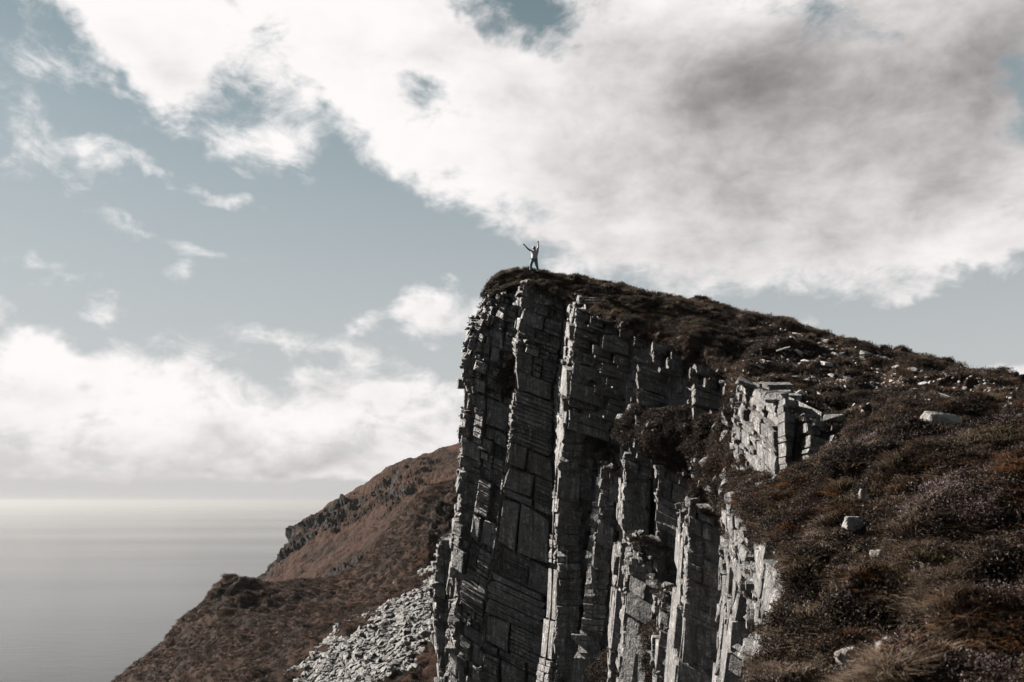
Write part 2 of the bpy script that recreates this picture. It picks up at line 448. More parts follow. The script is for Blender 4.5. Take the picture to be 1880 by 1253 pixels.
# ------------------------------------------------------------------ headland and lower slope
def build_headland():
    rows = [
        [(900, 840, 470), (790, 850, 460), (690, 900, 440), (600, 960, 420), (530, 1040, 400), (470, 1120, 390)],
        [(880, 800, 400), (845, 812, 395), (790, 829, 385), (730, 850, 375), (690, 881, 365), (640, 917, 352), (610, 930, 345), (570, 964, 335), (545, 998, 328), (520, 1016, 322), (500, 1046, 316), (478, 1076, 312)],
        [(900, 830, 350), (845, 850, 345), (780, 880, 335), (720, 915, 322), (670, 955, 312), (630, 990, 302), (590, 1020, 296), (555, 1050, 290), (520, 1085, 286)],
        [(900, 900, 290), (845, 920, 285), (780, 950, 275), (720, 990, 265), (660, 1030, 256), (610, 1060, 250), (570, 1090, 246)],
        [(900, 1010, 235), (845, 1020, 230), (780, 1050, 225), (720, 1080, 220), (660, 1110, 215), (610, 1140, 212)],
        [(900, 1180, 200), (845, 1180, 198), (780, 1190, 196), (720, 1210, 194), (660, 1230, 192), (600, 1260, 190)],
    ]
    rows = [[(1250, r[0][1] - 95, r[0][2] + 60), (1060, r[0][1] - 55, r[0][2] + 25)] + r for r in rows]      # the hill runs on behind the cliff
    g = loft(rows, 420, 220)
    n = up_normals(g)
    # crags: mask along the seaward edge and in patches
    u, v = proj(g)
    m1 = np.clip(1 - np.abs(fbm(g, 0.012, 3) - 0.15) * 5, 0, 1)
    cols = np.clip((900 - u) / 430, 0, 1)
    rows_ = np.linspace(0, 1, g.shape[0])[:, None]; edge = np.clip((cols - 0.22) * 2.2, 0, 1) * np.clip(1.5 - rows_ * 1.6, .25, 1) * 1.25 * np.clip(fbm(g + 31, 0.02, 3) * 2.2 + 0.55, 0, 1)
    mask = np.clip(edge + m1 * 0.3, 0, 1)
    blocky = np.floor(fbm(g * np.array([1, 1, 0.35]), 0.09, 3) * 5) / 5
    d = fbm(g, 0.02, 5) * 2.2 + billow(g, 0.11, 3) * 0.8 + mask * (blocky * 4.5 + fbm(g * np.array([1, 1, .4]), 0.25, 3) * 2.0)
    g = g + n * d[..., None]
    o = grid_obj('headland', g, M_HEAD, smooth=False)
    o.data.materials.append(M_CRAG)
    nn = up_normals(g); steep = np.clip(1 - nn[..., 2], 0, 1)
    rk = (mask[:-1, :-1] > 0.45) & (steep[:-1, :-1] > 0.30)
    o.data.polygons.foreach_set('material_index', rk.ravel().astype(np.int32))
    return o, g


headland, G_HEAD = build_headland()


def build_lower_slope():
    rows = [
        [(900, 900, 190), (840, 910, 190), (780, 930, 188), (720, 975, 186), (640, 1065, 182), (560, 1110, 178), (470, 1120, 172), (400, 1120, 166), (330, 1180, 160), (250, 1260, 152), (180, 1330, 145)],
        [(900, 868, 165), (840, 876, 165), (790, 893, 164), (740, 945, 164), (690, 1015, 163), (630, 1057, 162), (560, 1070, 160), (500, 1079, 157), (468, 1077, 153), (432, 1066, 150), (396, 1076, 148), (372, 1110, 146), (330, 1150, 143), (300, 1190, 140), (250, 1220, 138), (212, 1254, 135), (150, 1310, 130)],
        [(900, 960, 140), (840, 965, 140), (780, 985, 139), (720, 1030, 138), (650, 1080, 137), (560, 1110, 135), (480, 1130, 132), (420, 1150, 129), (370, 1190, 126), (310, 1240, 122), (240, 1300, 118)],
        [(900, 1060, 118), (830, 1065, 118), (760, 1085, 117), (690, 1120, 116), (600, 1160, 114), (520, 1190, 111), (440, 1225, 108), (360, 1270, 104), (280, 1340, 100)],
        [(900, 1170, 100), (830, 1170, 100), (760, 1180, 99), (690, 1205, 98), (600, 1245, 96), (520, 1280, 94), (440, 1320, 92), (360, 1380, 88)],
        [(900, 1300, 86), (830, 1300, 86), (760, 1310, 85), (690, 1330, 84), (600, 1370, 82), (520, 1410, 80), (440, 1450, 78)],
        [(900, 1480, 74), (830, 1490, 74), (760, 1500, 74), (690, 1520, 73), (600, 1560, 72), (520, 1600, 70)],
    ]
    rows = [[(1180, r[0][1] - 60, r[0][2] + 40), (1030, r[0][1] - 30, r[0][2] + 12)] + r for r in rows]
    g = loft(rows, 430, 300)
    n = up_normals(g); u, v = proj(g)
    cols = np.linspace(0, 1, g.shape[1])[None, :]
    d = fbm(g, 0.05, 4) * 1.3 + billow(g, 0.33, 4) * 0.42
    knob = np.exp(-(((u - 435) / 50) ** 2 + ((v - 1085) / 28) ** 2))
    d = d + knob * (billow(g * np.array([1, 1, .5]), 0.22, 3) * 1.8 + 0.7)
    crag = np.exp(-(((u - 815) / 45) ** 2 + ((v - 960) / 70) ** 2))
    d = d + crag * np.floor(fbm(g * np.array([1, 1, .4]), 0.2, 3) * 4) / 4 * 4
    g = g + n * d[..., None]
    o = grid_obj('lower_slope', g, M_SLOPE)
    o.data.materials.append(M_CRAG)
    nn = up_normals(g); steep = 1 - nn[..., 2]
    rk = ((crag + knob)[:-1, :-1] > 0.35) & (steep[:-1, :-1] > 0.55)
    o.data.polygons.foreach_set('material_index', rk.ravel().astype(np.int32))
    return o, g


lower_slope, G_LOW = build_lower_slope()

# ------------------------------------------------------------------ the cliff's turf and the heather slope
SKY_LINE = [(886, 540, 55.6), (905, 513, 55), (940, 498, 54.6), (980, 495, 54.3), (1040, 505, 54), (1085, 513, 53.7), (1140, 526, 53), (1200, 541, 52.3), (1280, 551, 51.5), (1340, 566, 50.5), (1400, 581, 49.5), (1500, 608, 47.5), (1560, 623, 46.3), (1640, 646, 44.5), (1700, 661, 43), (1760, 678, 41.5), (1880, 703, 38.5), (2080, 750, 34)]
RIM = [(890, 556, 55.0), (915, 538, 54), (945, 525, 53.2), (975, 522, 52.8), (1020, 538, 51.6), (1060, 556, 50.2), (1110, 580, 47.4), (1150, 594, 46.3), (1210, 618, 44.6), (1260, 636, 43.1), (1310, 654, 41.4), (1345, 686, 39.8), (1385, 710, 35), (1430, 722, 33), (1480, 752, 30.8), (1530, 775, 29), (1575, 775, 27.8), (1700, 748, 26), (1880, 785, 22.5), (2080, 840, 18.5)]


def lerp_line(a, b, t, dv, n=24):
    A = catmull(np.array(a, float), n); B = catmull(np.array(b, float), n)
    q = A * (1 - t) + B * t; q[:, 1] += dv
    return [tuple(x) for x in q]


def build_hillside():
    back = [(u + 10, v + 26, Y + 9) for (u, v, Y) in SKY_LINE]
    back2 = [(u + 20, v + 140, Y + 24) for (u, v, Y) in SKY_LINE]
    under = [(u, v + 22, Y + 1.2) for (u, v, Y) in RIM]
    rows = [back2, back, SKY_LINE, lerp_line(SKY_LINE, RIM, 0.33, -3), lerp_line(SKY_LINE, RIM, 0.68, -2), RIM, under]
    g = loft(rows, 620, 200)
    n = up_normals(g); u, v = proj(g)
    r = np.linspace(0, 1, g.shape[0])[:, None]
    soft = np.clip((u - 930) / 150, 0.45, 1)
    d = fbm(g, 0.12, 3) * 0.35 + (billow(g * np.array([.7, 1.2, 1.2]), 0.45, 4) * 0.50) * soft
    d = d + fbm(g, 2.2, 3) * 0.06
    g = g + n * d[..., None]
    return grid_obj('hillside', g, M_TURF), g


hillside, G_HILL = build_hillside()

FORE = [
    [(1575, 770, 28.2), (1700, 742, 26.6), (1880, 780, 23), (2100, 840, 18.6)],
    [(1480, 850, 24.8), (1560, 796, 24.6), (1700, 800, 20.5), (1880, 850, 17), (2100, 920, 14)],
    [(1400, 885, 23.6), (1480, 862, 22.3), (1600, 850, 19), (1750, 868, 15.5), (1900, 900, 13.5), (2100, 980, 11)],
    [(1325, 905, 23.4), (1400, 925, 21.3), (1500, 925, 18.7), (1650, 928, 15), (1800, 940, 12.5), (2100, 1060, 9)],
    [(1345, 955, 21.5), (1440, 980, 19), (1550, 990, 16), (1700, 1000, 12.5), (1880, 1020, 10), (2100, 1130, 7.5)],
    [(1392, 992, 19.6), (1470, 1040, 16.6), (1560, 1060, 14), (1700, 1080, 10.8), (1880, 1110, 8.5), (2100, 1220, 6.5)],
    [(1440, 1035, 17.6), (1500, 1100, 14.4), (1600, 1130, 11.8), (1720, 1160, 9.4), (1900, 1190, 7.4), (2100, 1300, 5.8)],
    [(1420, 1120, 15.8), (1480, 1180, 12.5), (1580, 1210, 10.3), (1720, 1250, 8), (1900, 1290, 6.4), (2100, 1400, 5)],
    [(1408, 1200, 14.0), (1460, 1270, 11), (1560, 1300, 9), (1720, 1350, 7), (1900, 1400, 5.6), (2100, 1500, 4.4)],
    [(1425, 1300, 12.2), (1470, 1380, 9.4), (1560, 1430, 7.6), (1720, 1500, 6), (1900, 1580, 4.8), (2100, 1700, 3.8)],
]


def build_foreground():
    right = []
    rows = []
    for r in FORE:
        q = [P(*k) for k in r]
        a = q[-1]
        ext = np.array([a[0] + 14, a[1] - 2, a[2] + 3.5])     # the moor runs on beyond the right edge of the view
        q[0] = P(r[0][0] + 26, r[0][1], r[0][2])
        under = q[0] + np.array([1.0, 0.9, -1.5])             # tucked in behind the rock at the rim
        rows.append([np.array(under), q[0] + np.array([.35, .3, -.45])] + [np.array(k) for k in q] + [ext])
    last = rows[-1]
    rows.append([k * np.array([1, 0.45, 1]) + np.array([0, 0, -0.25]) for k in last])
    rows.append([k * np.array([1, 0.45, 1]) + np.array([0.2, -9, 0.5]) for k in last])
    g = loft(rows, 420, 420)
    n = up_normals(g)
    q = np.stack([g[..., 0] * .45 + g[..., 1] * 1.0, (g[..., 0] - .45 * g[..., 1]) * .35, g[..., 2] * .3], -1)
    d = fbm(g, 0.2, 3) * 0.35 + billow(g, 0.50, 4) * 0.55 + billow(q, 0.45, 3) * 0.75 + fbm(g, 3.5, 3) * 0.035
    cf = np.linspace(0, 1, g.shape[1])[None, :]; ed = np.clip((cf - .05) / .16, 0, 1); d = d * ed - (1 - ed) * 0.12      # thin turf at the rim
    u_, v_ = proj(g); d = d - np.maximum(d + .1, 0) * np.exp(-((u_ - 1715) / 75) ** 2 - ((v_ - 800) / 42) ** 2)     # hollow round the large boulder
    d = d + fbm(g, 1.1, 4) * 0.13
    g = g + n * d[..., None]
    return grid_obj('heather_slope', g, M_TURF), g, d


fore, G_FORE, D_FORE = build_foreground()
TOPS = np.clip((D_FORE[:-1, :-1] - 0.10) * 2.6, 0, 1)        # 1 on the crowns of the hummocks, 0 in the hollows

def build_shade_hill():  # unseen hill added behind the camera to block sky fill on the cliff
    xs = np.linspace(-40, 150, 90); ys = np.linspace(-12, -170, 70)
    X, Y = np.meshgrid(xs, ys)
    t = np.clip((-12 - Y) / 75, 0, 1); t = t * t * (3 - 2 * t)
    left = np.clip((X + 40) / 45, 0, 1); left = left * left * (3 - 2 * left)
    Z = -4 - 60 * (1 - left) + left * (t * 46 + np.clip(X, 0, 80) * .06)
    g = np.stack([X, Y, Z], -1); g[..., 2] += fbm(g, .04, 4) * 3 * t + billow(g, .3, 3) * .4
    return grid_obj('added_shade_hill', g, M_TURF)


build_shade_hill()

# ------------------------------------------------------------------ the cliff: jointed beds of rock, block by block
DIP = np.array([0.36, -0.34, 1.0])     # bed coordinate b = x*.36 - y*.34 + z
rnd = random.Random(5)
BEDS = [4.0]
while BEDS[-1] > -46: BEDS.append(BEDS[-1] - rnd.choice([0.18, 0.24, 0.3, 0.36, 0.5, 0.62]))
WEAK = [(rnd.uniform(.15, .5) if rnd.random() < 0.18 else 0.0) for _ in BEDS]      # beds that have weathered back


class Edge:
    def __init__(s, pts):
        p = np.array([P(*q) for q in pts]); b = p @ DIP
        o = np.argsort(-b); s.p = p[o]; s.b = b[o]
        s.top, s.bot = s.b[0], s.b[-1]
    def at(s, b):
        if b > s.b[0]:
            k = 0
        elif b < s.b[-1]:
            k = len(s.b) - 2
        else:
            k = min(max(int(np.searchsorted(-s.b, -b)) - 1, 0), len(s.b) - 2)
        w = (b - s.b[k]) / (s.b[k + 1] - s.b[k] - 1e-9)
        return s.p[k] + (s.p[k + 1] - s.p[k]) * w


blocks = []        # (verts, faces, importance)
tufts = []         # places where turf and heather sit on ledges: (point, size)
base_strips = []


def slab(V, Fc, q, n, depth, ch, jit):
    """q: four front corners (tl,tr,br,bl); adds a rough chamfered slab reaching depth inward"""
    k0 = len(V)
    tl, tr, br, bl = q
    ring = []
    cs = [tl, tr, br, bl]; cen = sum(cs) / 4
    cs = [p + (cen - p) * (rnd.uniform(.0, .06) if rnd.random() < .7 else rnd.uniform(.06, .22)) - n * (0 if rnd.random() < .7 else rnd.uniform(0, .12)) for p in cs]
    for i in range(4):
        a, b = cs[i], cs[(i + 1) % 4]
        ring.append(a); ring.append(a + (b - a) * rnd.uniform(0.35, 0.65))
    c = sum(cs) / 4
    rr = lambda s: np.array((rnd.uniform(-s, s), rnd.uniform(-s, s), rnd.uniform(-s, s)))
    back = [p - n * depth for p in ring]
    rim = [p - n * ch * rnd.uniform(0.6, 1.6) + rr(jit) for p in ring]
    ins = []
    for p in ring:
        dv = c - p; L = np.linalg.norm(dv) + 1e-6
        ins.append(p + dv / L * min(ch * rnd.uniform(0.7, 2.0), 0.4 * L) + n * rnd.uniform(-.3, .5) * jit)
    V.extend(back); V.extend(rim); V.extend(ins); V.append(c + n * rnd.uniform(-1, 1) * jit)
    for i in range(8):
        j = (i + 1) % 8
        Fc.append((k0 + i, k0 + j, k0 + 8 + j, k0 + 8 + i))
        Fc.append((k0 + 8 + i, k0 + 8 + j, k0 + 16 + j, k0 + 16 + i))
        Fc.append((k0 + 16 + i, k0 + 16 + j, k0 + 24))


def face(el, er, jw=1.1, merge=(1, 4), relief=1.0, turf=0.05, thin=0.5, bmin=None, depth=1.3, step=False):
    el = el if isinstance(el, Edge) else Edge(el); er = er if isinstance(er, Edge) else Edge(er)
    bot = max(min(el.bot, er.bot), -44) if bmin is None else bmin
    top = max(el.top, er.top)
    # backing sheet
    st = []
    for b in np.linspace(bot, min(el.top, er.top), 14):
        a, c = el.at(b), er.at(b); d = c - a; n = np.array((d[1], -d[0], 0)); n /= np.linalg.norm(n) + 1e-9
        st.append((a - n * 0.7, c - n * 0.7))
    base_strips.append(st)
    i = 0
    while i < len(BEDS) - 1:
        near_top = max(0.0, min(1.0, (top - BEDS[i]) / 8.0))       # small broken beds above, massive ones below
        k = max(1, int(rnd.randint(*merge) * (0.45 + 0.75 * near_top)))
        weak = WEAK[i]
        if weak: k = 1
        b0 = BEDS[i]; j = min(i + k, len(BEDS) - 1); b1 = BEDS[j]; i = j
        if b1 > top - 0.05 or b0 < bot: continue
        a, c = el.at((b0 + b1) / 2), er.at((b0 + b1) / 2)
        d = c - a; w = math.hypot(d[0], d[1])
        n = np.array((d[1], -d[0], 0)); n /= np.linalg.norm(n) + 1e-9
        if step: n = np.array((-.12, -.993, 0.0))       # blocks keep one facing and step forward joint by joint
        th = b0 - b1
        wj = abs(d[0]) if step else w
        nj = max(1, int(round(wj / (jw * (0.5 + 0.6 * near_top) * rnd.uniform(0.6, 1.5) * (0.6 + 0.5 * th)))))
        cuts = [0] + sorted(min(max((x + rnd.uniform(-.33, .33)) / nj, .02), .98) for x in range(1, nj)) + [1]
        for t0, t1 in zip(cuts[:-1], cuts[1:]):
            if t1 - t0 < 0.01: continue
            tm = (t0 + t1) / 2
            btop = el.top * (1 - tm) + er.top * tm + rnd.uniform(-.45, .3)
            if b1 > btop - 0.06: continue
            bb0 = min(b0, btop)
            x = rnd.random()
            off = rnd.uniform(-.07, .07) if x < .58 else (rnd.uniform(-.55, -.12) if x < .85 else rnd.uniform(.08, .3))
            off *= relief * (1.75 - 0.75 * near_top)
            if rnd.random() < 0.05: off -= 0.5 * relief
            mid_p = a + d * tm
            off += float(perlin(mid_p * 0.45)) * 0.45 * relief - weak * relief
            V, Fc = [], []
            ns = max(1, int(round((bb0 - b1) / rnd.uniform(0.16, 0.42)))) if rnd.random() < thin else 1
            zc = [bb0] + [bb0 + (b1 - bb0) * (q + rnd.uniform(-.25, .25)) / ns for q in range(1, ns)] + [b1]
            yaw = rnd.uniform(-.07, .07) * relief
            dist_f = a[1] / 50.0; gap = rnd.choice([.012, .02, .05]) * dist_f
            for s in range(ns):
                p0, p1 = zc[s], zc[s + 1]
                o2 = off + (rnd.uniform(-.06, .06) if ns > 1 else 0)
                g = 0.01
                q = []
                for (t, b, sg) in ((t0, p0, -1), (t1, p0, 1), (t1, p1, 1), (t0, p1, -1)):
                    A, B = el.at(b), er.at(b)
                    p = A + (B - A) * t
                    if step: p[1] = (A + (B - A) * (t0 + .65 * (t1 - t0)))[1] + (.12 * (t1 - t0) * w * (.5 if sg > 0 else -.5)); p[2] = b - .36 * p[0] + .34 * p[1]
                    p = p + n * (o2 + sg * yaw + rnd.uniform(-.025, .025))
                    p = p - (d / (np.linalg.norm(d) + 1e-9)) * sg * gap + np.array((0, 0, -g if b == p0 else g))
                    q.append(p)
                cf = min(.055 * dist_f, .16 * min(w * (t1 - t0), p0 - p1)) * rnd.uniform(.4, 1.1); slab(V, Fc, q, n, depth, cf, .6 * cf)
            V = np.array(V); cc = V.mean(0)
            u, v = proj(cc)
            imp = (w * (t1 - t0)) * (bb0 - b1) / (cc @ cc)
            if not (-60 < u < 1940 and v < 1330): imp *= 0.01
            blocks.append((V, Fc, imp))
            if rnd.random() < turf * 1.7 or (bb0 > btop - 0.8 and rnd.random() < 0.35):
                A = el.at(bb0); B = er.at(bb0)
                for _ in range(rnd.randint(2, 6)):
                    tufts.append((A + (B - A) * rnd.uniform(t0, t1) + n * (off - rnd.uniform(-0.05, .3)), rnd.uniform(.5, 1.3)))


def L(*pts): return Edge(list(pts))


# vertical edges of the pillars, read from the photograph (photo x, photo y, metres ahead), left to right
e_back = L((880, 600, 63), (862, 660, 63), (858, 800, 63), (852, 900, 63), (840, 1010, 63), (835, 1270, 63))
e1 = L((890, 546, 54.4), (878, 592, 54.1), (862, 625, 53.8), (851, 660, 53.7), (847, 740, 53.5), (844, 850, 53.4), (838, 930, 53.4), (833, 1000, 53.3), (828, 1120, 53.1), (820, 1290, 52.9))
e2 = L((924, 534, 53.8), (905, 600, 53.5), (893, 680, 53.2), (889, 760, 53), (882, 850, 52.9), (866, 960, 52.9), (848, 1080, 52.8), (836, 1290, 52.6))
e3 = L((952, 524, 53.3), (942, 600, 52.9), (938, 700, 52.6), (932, 810, 52.4), (922, 880, 52.3), (908, 1000, 52.2), (890, 1100, 52.1), (880, 1290, 52))
e3b = L((960, 520, 52.4), (950, 600, 52.1), (945, 700, 51.8), (936, 810, 51.9), (924, 880, 52.15), (910, 1000, 52.12), (892, 1100, 52.02), (882, 1290, 51.92))
e4 = L((1038, 540, 51.9), (1028, 640, 51.9), (1018, 700, 51.8), (1016, 800, 51.7), (1016, 900, 51.6), (1013, 1000, 51.5), (1008, 1080, 51.45), (1000, 1180, 51.4), (988, 1290, 51.3))
e5 = L((1056, 560, 48.8), (1047, 640, 48.6), (1040, 720, 48.3), (1036, 800, 48.2), (1026, 850, 48), (1021, 950, 47.8), (1018, 1040, 47.6), (1022, 1100, 47.4), (1016, 1180, 47.2), (1004, 1290, 47))
e6 = L((1100, 770, 48.5), (1098, 800, 48.5), (1088, 900, 48.3), (1076, 1000, 48.1), (1062, 1100, 47.9), (1040, 1290, 47.6))
e7 = L((1127, 770, 50.0), (1126, 800, 50.0), (1122, 900, 50), (1114, 1050, 49.8), (1102, 1290, 49.6))
e8 = L((1144, 775, 44.8), (1143, 800, 44.8), (1141, 880, 44.6), (1138, 1000, 44.4), (1128, 1100, 44.2), (1110, 1290, 44))
e8b = L((1205, 790, 44.6), (1200, 880, 44.5), (1192, 1000, 44.3), (1182, 1100, 44.1), (1164, 1290, 43.9))
e8c = L((1211, 795, 43.8), (1206, 880, 43.7), (1198, 1000, 43.6), (1188, 1100, 43.4), (1170, 1290, 43.2))
e9 = L((1280, 840, 43.2), (1272, 900, 43.1), (1258, 980, 43), (1238, 1080, 42.9), (1216, 1290, 42.7))
e9b = L((1292, 850, 40.8), (1286, 900, 40.7), (1272, 980, 40.6), (1252, 1080, 40.4), (1230, 1290, 40.2))
e10 = L((1345, 880, 40.2), (1328, 930, 40), (1300, 1080, 39.6), (1280, 1290, 39.2))
e5lo = L((1041, 720, 48.3), (1036, 800, 48.2), (1026, 850, 48), (1021, 950, 47.8), (1018, 1040, 47.6), (1022, 1100, 47.4), (1016, 1180, 47.2), (1004, 1290, 47))

face(e_back, e1, 0.8, (1, 3), 1.0, 0.08)
face(e1, e2, 0.65, (2, 5), 0.8, 0.12, 0.45)
face(e2, e3, 0.75, (2, 5), 0.8, 0.10, 0.45)
face(e3, e3b, 0.8, (2, 5), 0.4)
face(e3b, e4, 1.15, (2, 6), 0.8, 0.06, 0.5)
face(e4, e5, 1.2, (2, 6), 0.5, 0.02)
# upper band: thick beds that step forward, joint by joint, under the rim
g1 = L((1160, 598, 46.0), (1156, 690, 45.9), (1150, 800, 45.7))
g2 = L((1262, 639, 42.9), (1258, 730, 42.8), (1252, 840, 42.6))
g3 = L((1350, 690, 40.4), (1344, 780, 40.3), (1336, 880, 40.2))
e5up = L((1056, 560, 48.8), (1047, 640, 48.6), (1040, 720, 48.3), (1037, 770, 48.2))
face(e5up, g1, 2.3, (1, 4), 0.7, 0.06, 0.6, step=True)
face(g1, g2, 2.6, (1, 4), 0.7, 0.06, 0.6, step=True)
face(g2, g3, 2.2, (1, 4), 0.8, 0.10, 0.6, step=True)
# pillars below the heather ledge
face(e5lo, e6, 1.2, (2, 7), 0.7, 0.05, 0.35)
face(e6, e7, 0.9, (2, 5), 0.7)
face(e7, e8, 1.3, (2, 5), 0.5)
face(e8, e8b, 1.5, (2, 7), 0.7, 0.05, 0.35)
face(e8b, e8c, 0.9, (1, 4), 0.6, 0.04)
face(e8c, e9, 1.5, (2, 7), 0.7, 0.05, 0.35)
face(e9, e9b, 1.0, (1, 4), 0.7, 0.06)
face(e9b, e10, 1.0, (1, 4), 1.1, 0.15)

# low buttress at the foot of the nose, left of the wall
b0_ = L((812, 985, 60), (800, 1000, 60), (795, 1060, 60), (793, 1140, 60), (800, 1200, 60), (803, 1290, 60))
b1_ = L((808, 990, 56.6), (802, 1005, 56.6), (797, 1060, 56.5), (794, 1140, 56.4), (802, 1200, 56.3), (806, 1290, 56.2))
b2_ = L((856, 985, 56.6), (848, 1060, 56.5), (840, 1140, 56.4), (834, 1290, 56.2))
face(b0_, b1_, 0.9, (1, 3)); face(b1_, b2_, 1.2, (2, 6), 0.5, 0.08, 0.35)

# broken pinnacle in front of the recess
p0_ = L((1094, 856, 48.6), (1090, 900, 48.5), (1082, 1000, 48.3), (1078, 1110, 48.1), (1060, 1290, 47.8))
p1_ = L((1104, 860, 46.9), (1100, 900, 46.8), (1090, 1000, 46.7), (1084, 1110, 46.6), (1066, 1290, 46.4))
p2_ = L((1140, 872, 46.6), (1134, 940, 46.5), (1122, 1040, 46.4), (1112, 1110, 46.3), (1090, 1290, 46.1))
p3_ = L((1150, 872, 48), (1146, 940, 48), (1134, 1040, 48), (1122, 1110, 48), (1100, 1290, 48))
face(p0_, p1_, 1.1, (3, 8), 0.35, 0.06); face(p1_, p2_, 1.1, (3, 8), 0.4, 0.06, 0.3); face(p2_, p3_, 0.9, (3, 7), 0.4)
# lower ribs between pinnacle and tower
q0_ = L((1150, 985, 44.2), (1146, 1060, 44), (1136, 1150, 43.8), (1120, 1290, 43.6))
q1_ = L((1160, 990, 42.6), (1156, 1060, 42.4), (1146, 1150, 42.2), (1130, 1290, 42))
q2_ = L((1212, 1010, 42.0), (1208, 1080, 41.8), (1196, 1170, 41.6), (1180, 1290, 41.4))
q3_ = L((1225, 1010, 43.2), (1220, 1080, 43), (1208, 1170, 42.8), (1192, 1290, 42.6))
face(q0_, q1_, 0.9, (3, 7), 0.4, 0.08); face(q1_, q2_, 0.9, (3, 7), 0.6, 0.12, 0.3); face(q2_, q3_, 0.9, (2, 6), 0.5)
r0_ = L((1205, 1080, 41.4), (1200, 1150, 41.2), (1192, 1290, 41))
r1_ = L((1216, 1086, 39.6), (1210, 1150, 39.5), (1200, 1290, 39.3))
r2_ = L((1256, 1110, 39.2), (1250, 1170, 39.1), (1240, 1290, 38.9))
face(r0_, r1_, 0.8, (3, 7), 0.4, 0.08); face(r1_, r2_, 0.8, (3, 6), 0.6, 0.12, 0.3)
# square tower
t0_ = L((1243, 932, 39.6), (1240, 1000, 39.5), (1234, 1080, 39.4), (1226, 1150, 39.2), (1212, 1290, 39))
t1_ = L((1263, 938, 36.4), (1262, 1000, 36.3), (1257, 1080, 36.2), (1248, 1150, 36.1), (1236, 1290, 35.8))
t2_ = L((1330, 957, 36), (1328, 1050, 35.9), (1322, 1150, 35.8), (1312, 1290, 35.5))
t3_ = L((1338, 945, 38), (1334, 1050, 38), (1330, 1150, 38), (1320, 1290, 38))
face(t0_, t1_, 1.4, (3, 8), 0.2, 0.03, 0.3); face(t1_, t2_, 1.2, (3, 8), 0.25, 0.03, 0.3); face(t2_, t3_, 0.9, (2, 5), 0.3)
for ea, eb, back in ((t1_, t2_, 2.6), (q1_, q2_, 1.6), (p1_, p2_, 1.5), (r1_, r2_, 1.6)):      # plants on the pillar tops
    for _ in range(46):
        tt = rnd.random(); p = ea.p[0] * (1 - tt) + eb.p[0] * tt
        tufts.append((p + np.array((.1, rnd.uniform(.05, back), .02 + .3 * rnd.random() ** 2)), rnd.uniform(.7, 1.5)))
# sunlit walls below the heather slope
s0_ = L((1326, 930, 27.5), (1330, 1000, 27.2), (1326, 1100, 27), (1318, 1200, 26.8), (1310, 1290, 26.6))
s1_ = L((1362, 985, 23.6), (1362, 1060, 23.6), (1350, 1130, 23.5), (1338, 1200, 23.4), (1322, 1290, 23.2))
s2_ = L((1392, 1000, 23.2), (1380, 1100, 23.2), (1368, 1200, 23.2), (1352, 1290, 23))
s3_ = L((1390, 982, 21.6), (1384, 1070, 21.4), (1384, 1150, 21.2), (1366, 1290, 21))
s4_ = L((1444, 1032, 18.6), (1432, 1100, 18.6), (1412, 1170, 18.5), (1396, 1290, 18.2))
s5_ = L((1480, 1060, 18), (1470, 1150, 17.8), (1450, 1290, 17.4))
face(t3_, s0_, 1.6, (2, 6), 0.5, 0.05, 0.3); face(s0_, s1_, 1.4, (2, 6), 0.14, 0.02, 0.3); face(s1_, s2_, 0.7, (2, 4), 0.6, 0.05); face(s2_, s3_, 0.7, (2, 4), 0.6)
face(s3_, s4_, 1.2, (2, 6), 0.14, 0.02, 0.3); face(s4_, s5_, 0.6, (2, 4), 0.8, 0.2)
# bright outcrop of thin beds under the plateau's edge
u0_ = L((1350, 716, 36.4), (1348, 790, 36.2), (1342, 850, 36), (1338, 890, 35.8))
u1_ = L((1362, 714, 34.0), (1360, 790, 33.8), (1356, 850, 33.6), (1352, 890, 33.4))
u2_ = L((1380, 712, 33.6), (1382, 770, 33.4), (1388, 830, 33.0), (1394, 890, 32.8))
u3_ = L((1418, 716, 29.4), (1416, 780, 29.3), (1420, 840, 29.1), (1424, 890, 29))
u4_ = L((1446, 740, 29.8), (1446, 800, 29.6), (1442, 850, 29.4), (1438, 890, 29.2))
u5_ = L((1476, 756, 27.6), (1474, 800, 27.5), (1470, 850, 27.3), (1466, 890, 27.2))
u6_ = L((1506, 774, 28.2), (1505, 820, 28.0), (1500, 870, 27.8))
u7_ = L((1526, 782, 26.6), (1524, 830, 26.5), (1516, 870, 26.4))
u8_ = L((1590, 796, 26.6), (1580, 850, 26.4), (1570, 880, 26.2))
face(u0_, u1_, 0.7, (1, 3), 0.4, 0.05, 0.6, depth=1.0)
face(u1_, u3_, 2.0, (1, 3), 0.22, 0.03, 0.6, depth=1.0)
face(u3_, u5_, 1.2, (1, 3), 0.3, 0.03, 0.6, depth=1.2, step=True)
face(u5_, u8_, 1.5, (1, 3), 0.3, 0.06, 0.6, depth=1.2, step=True)

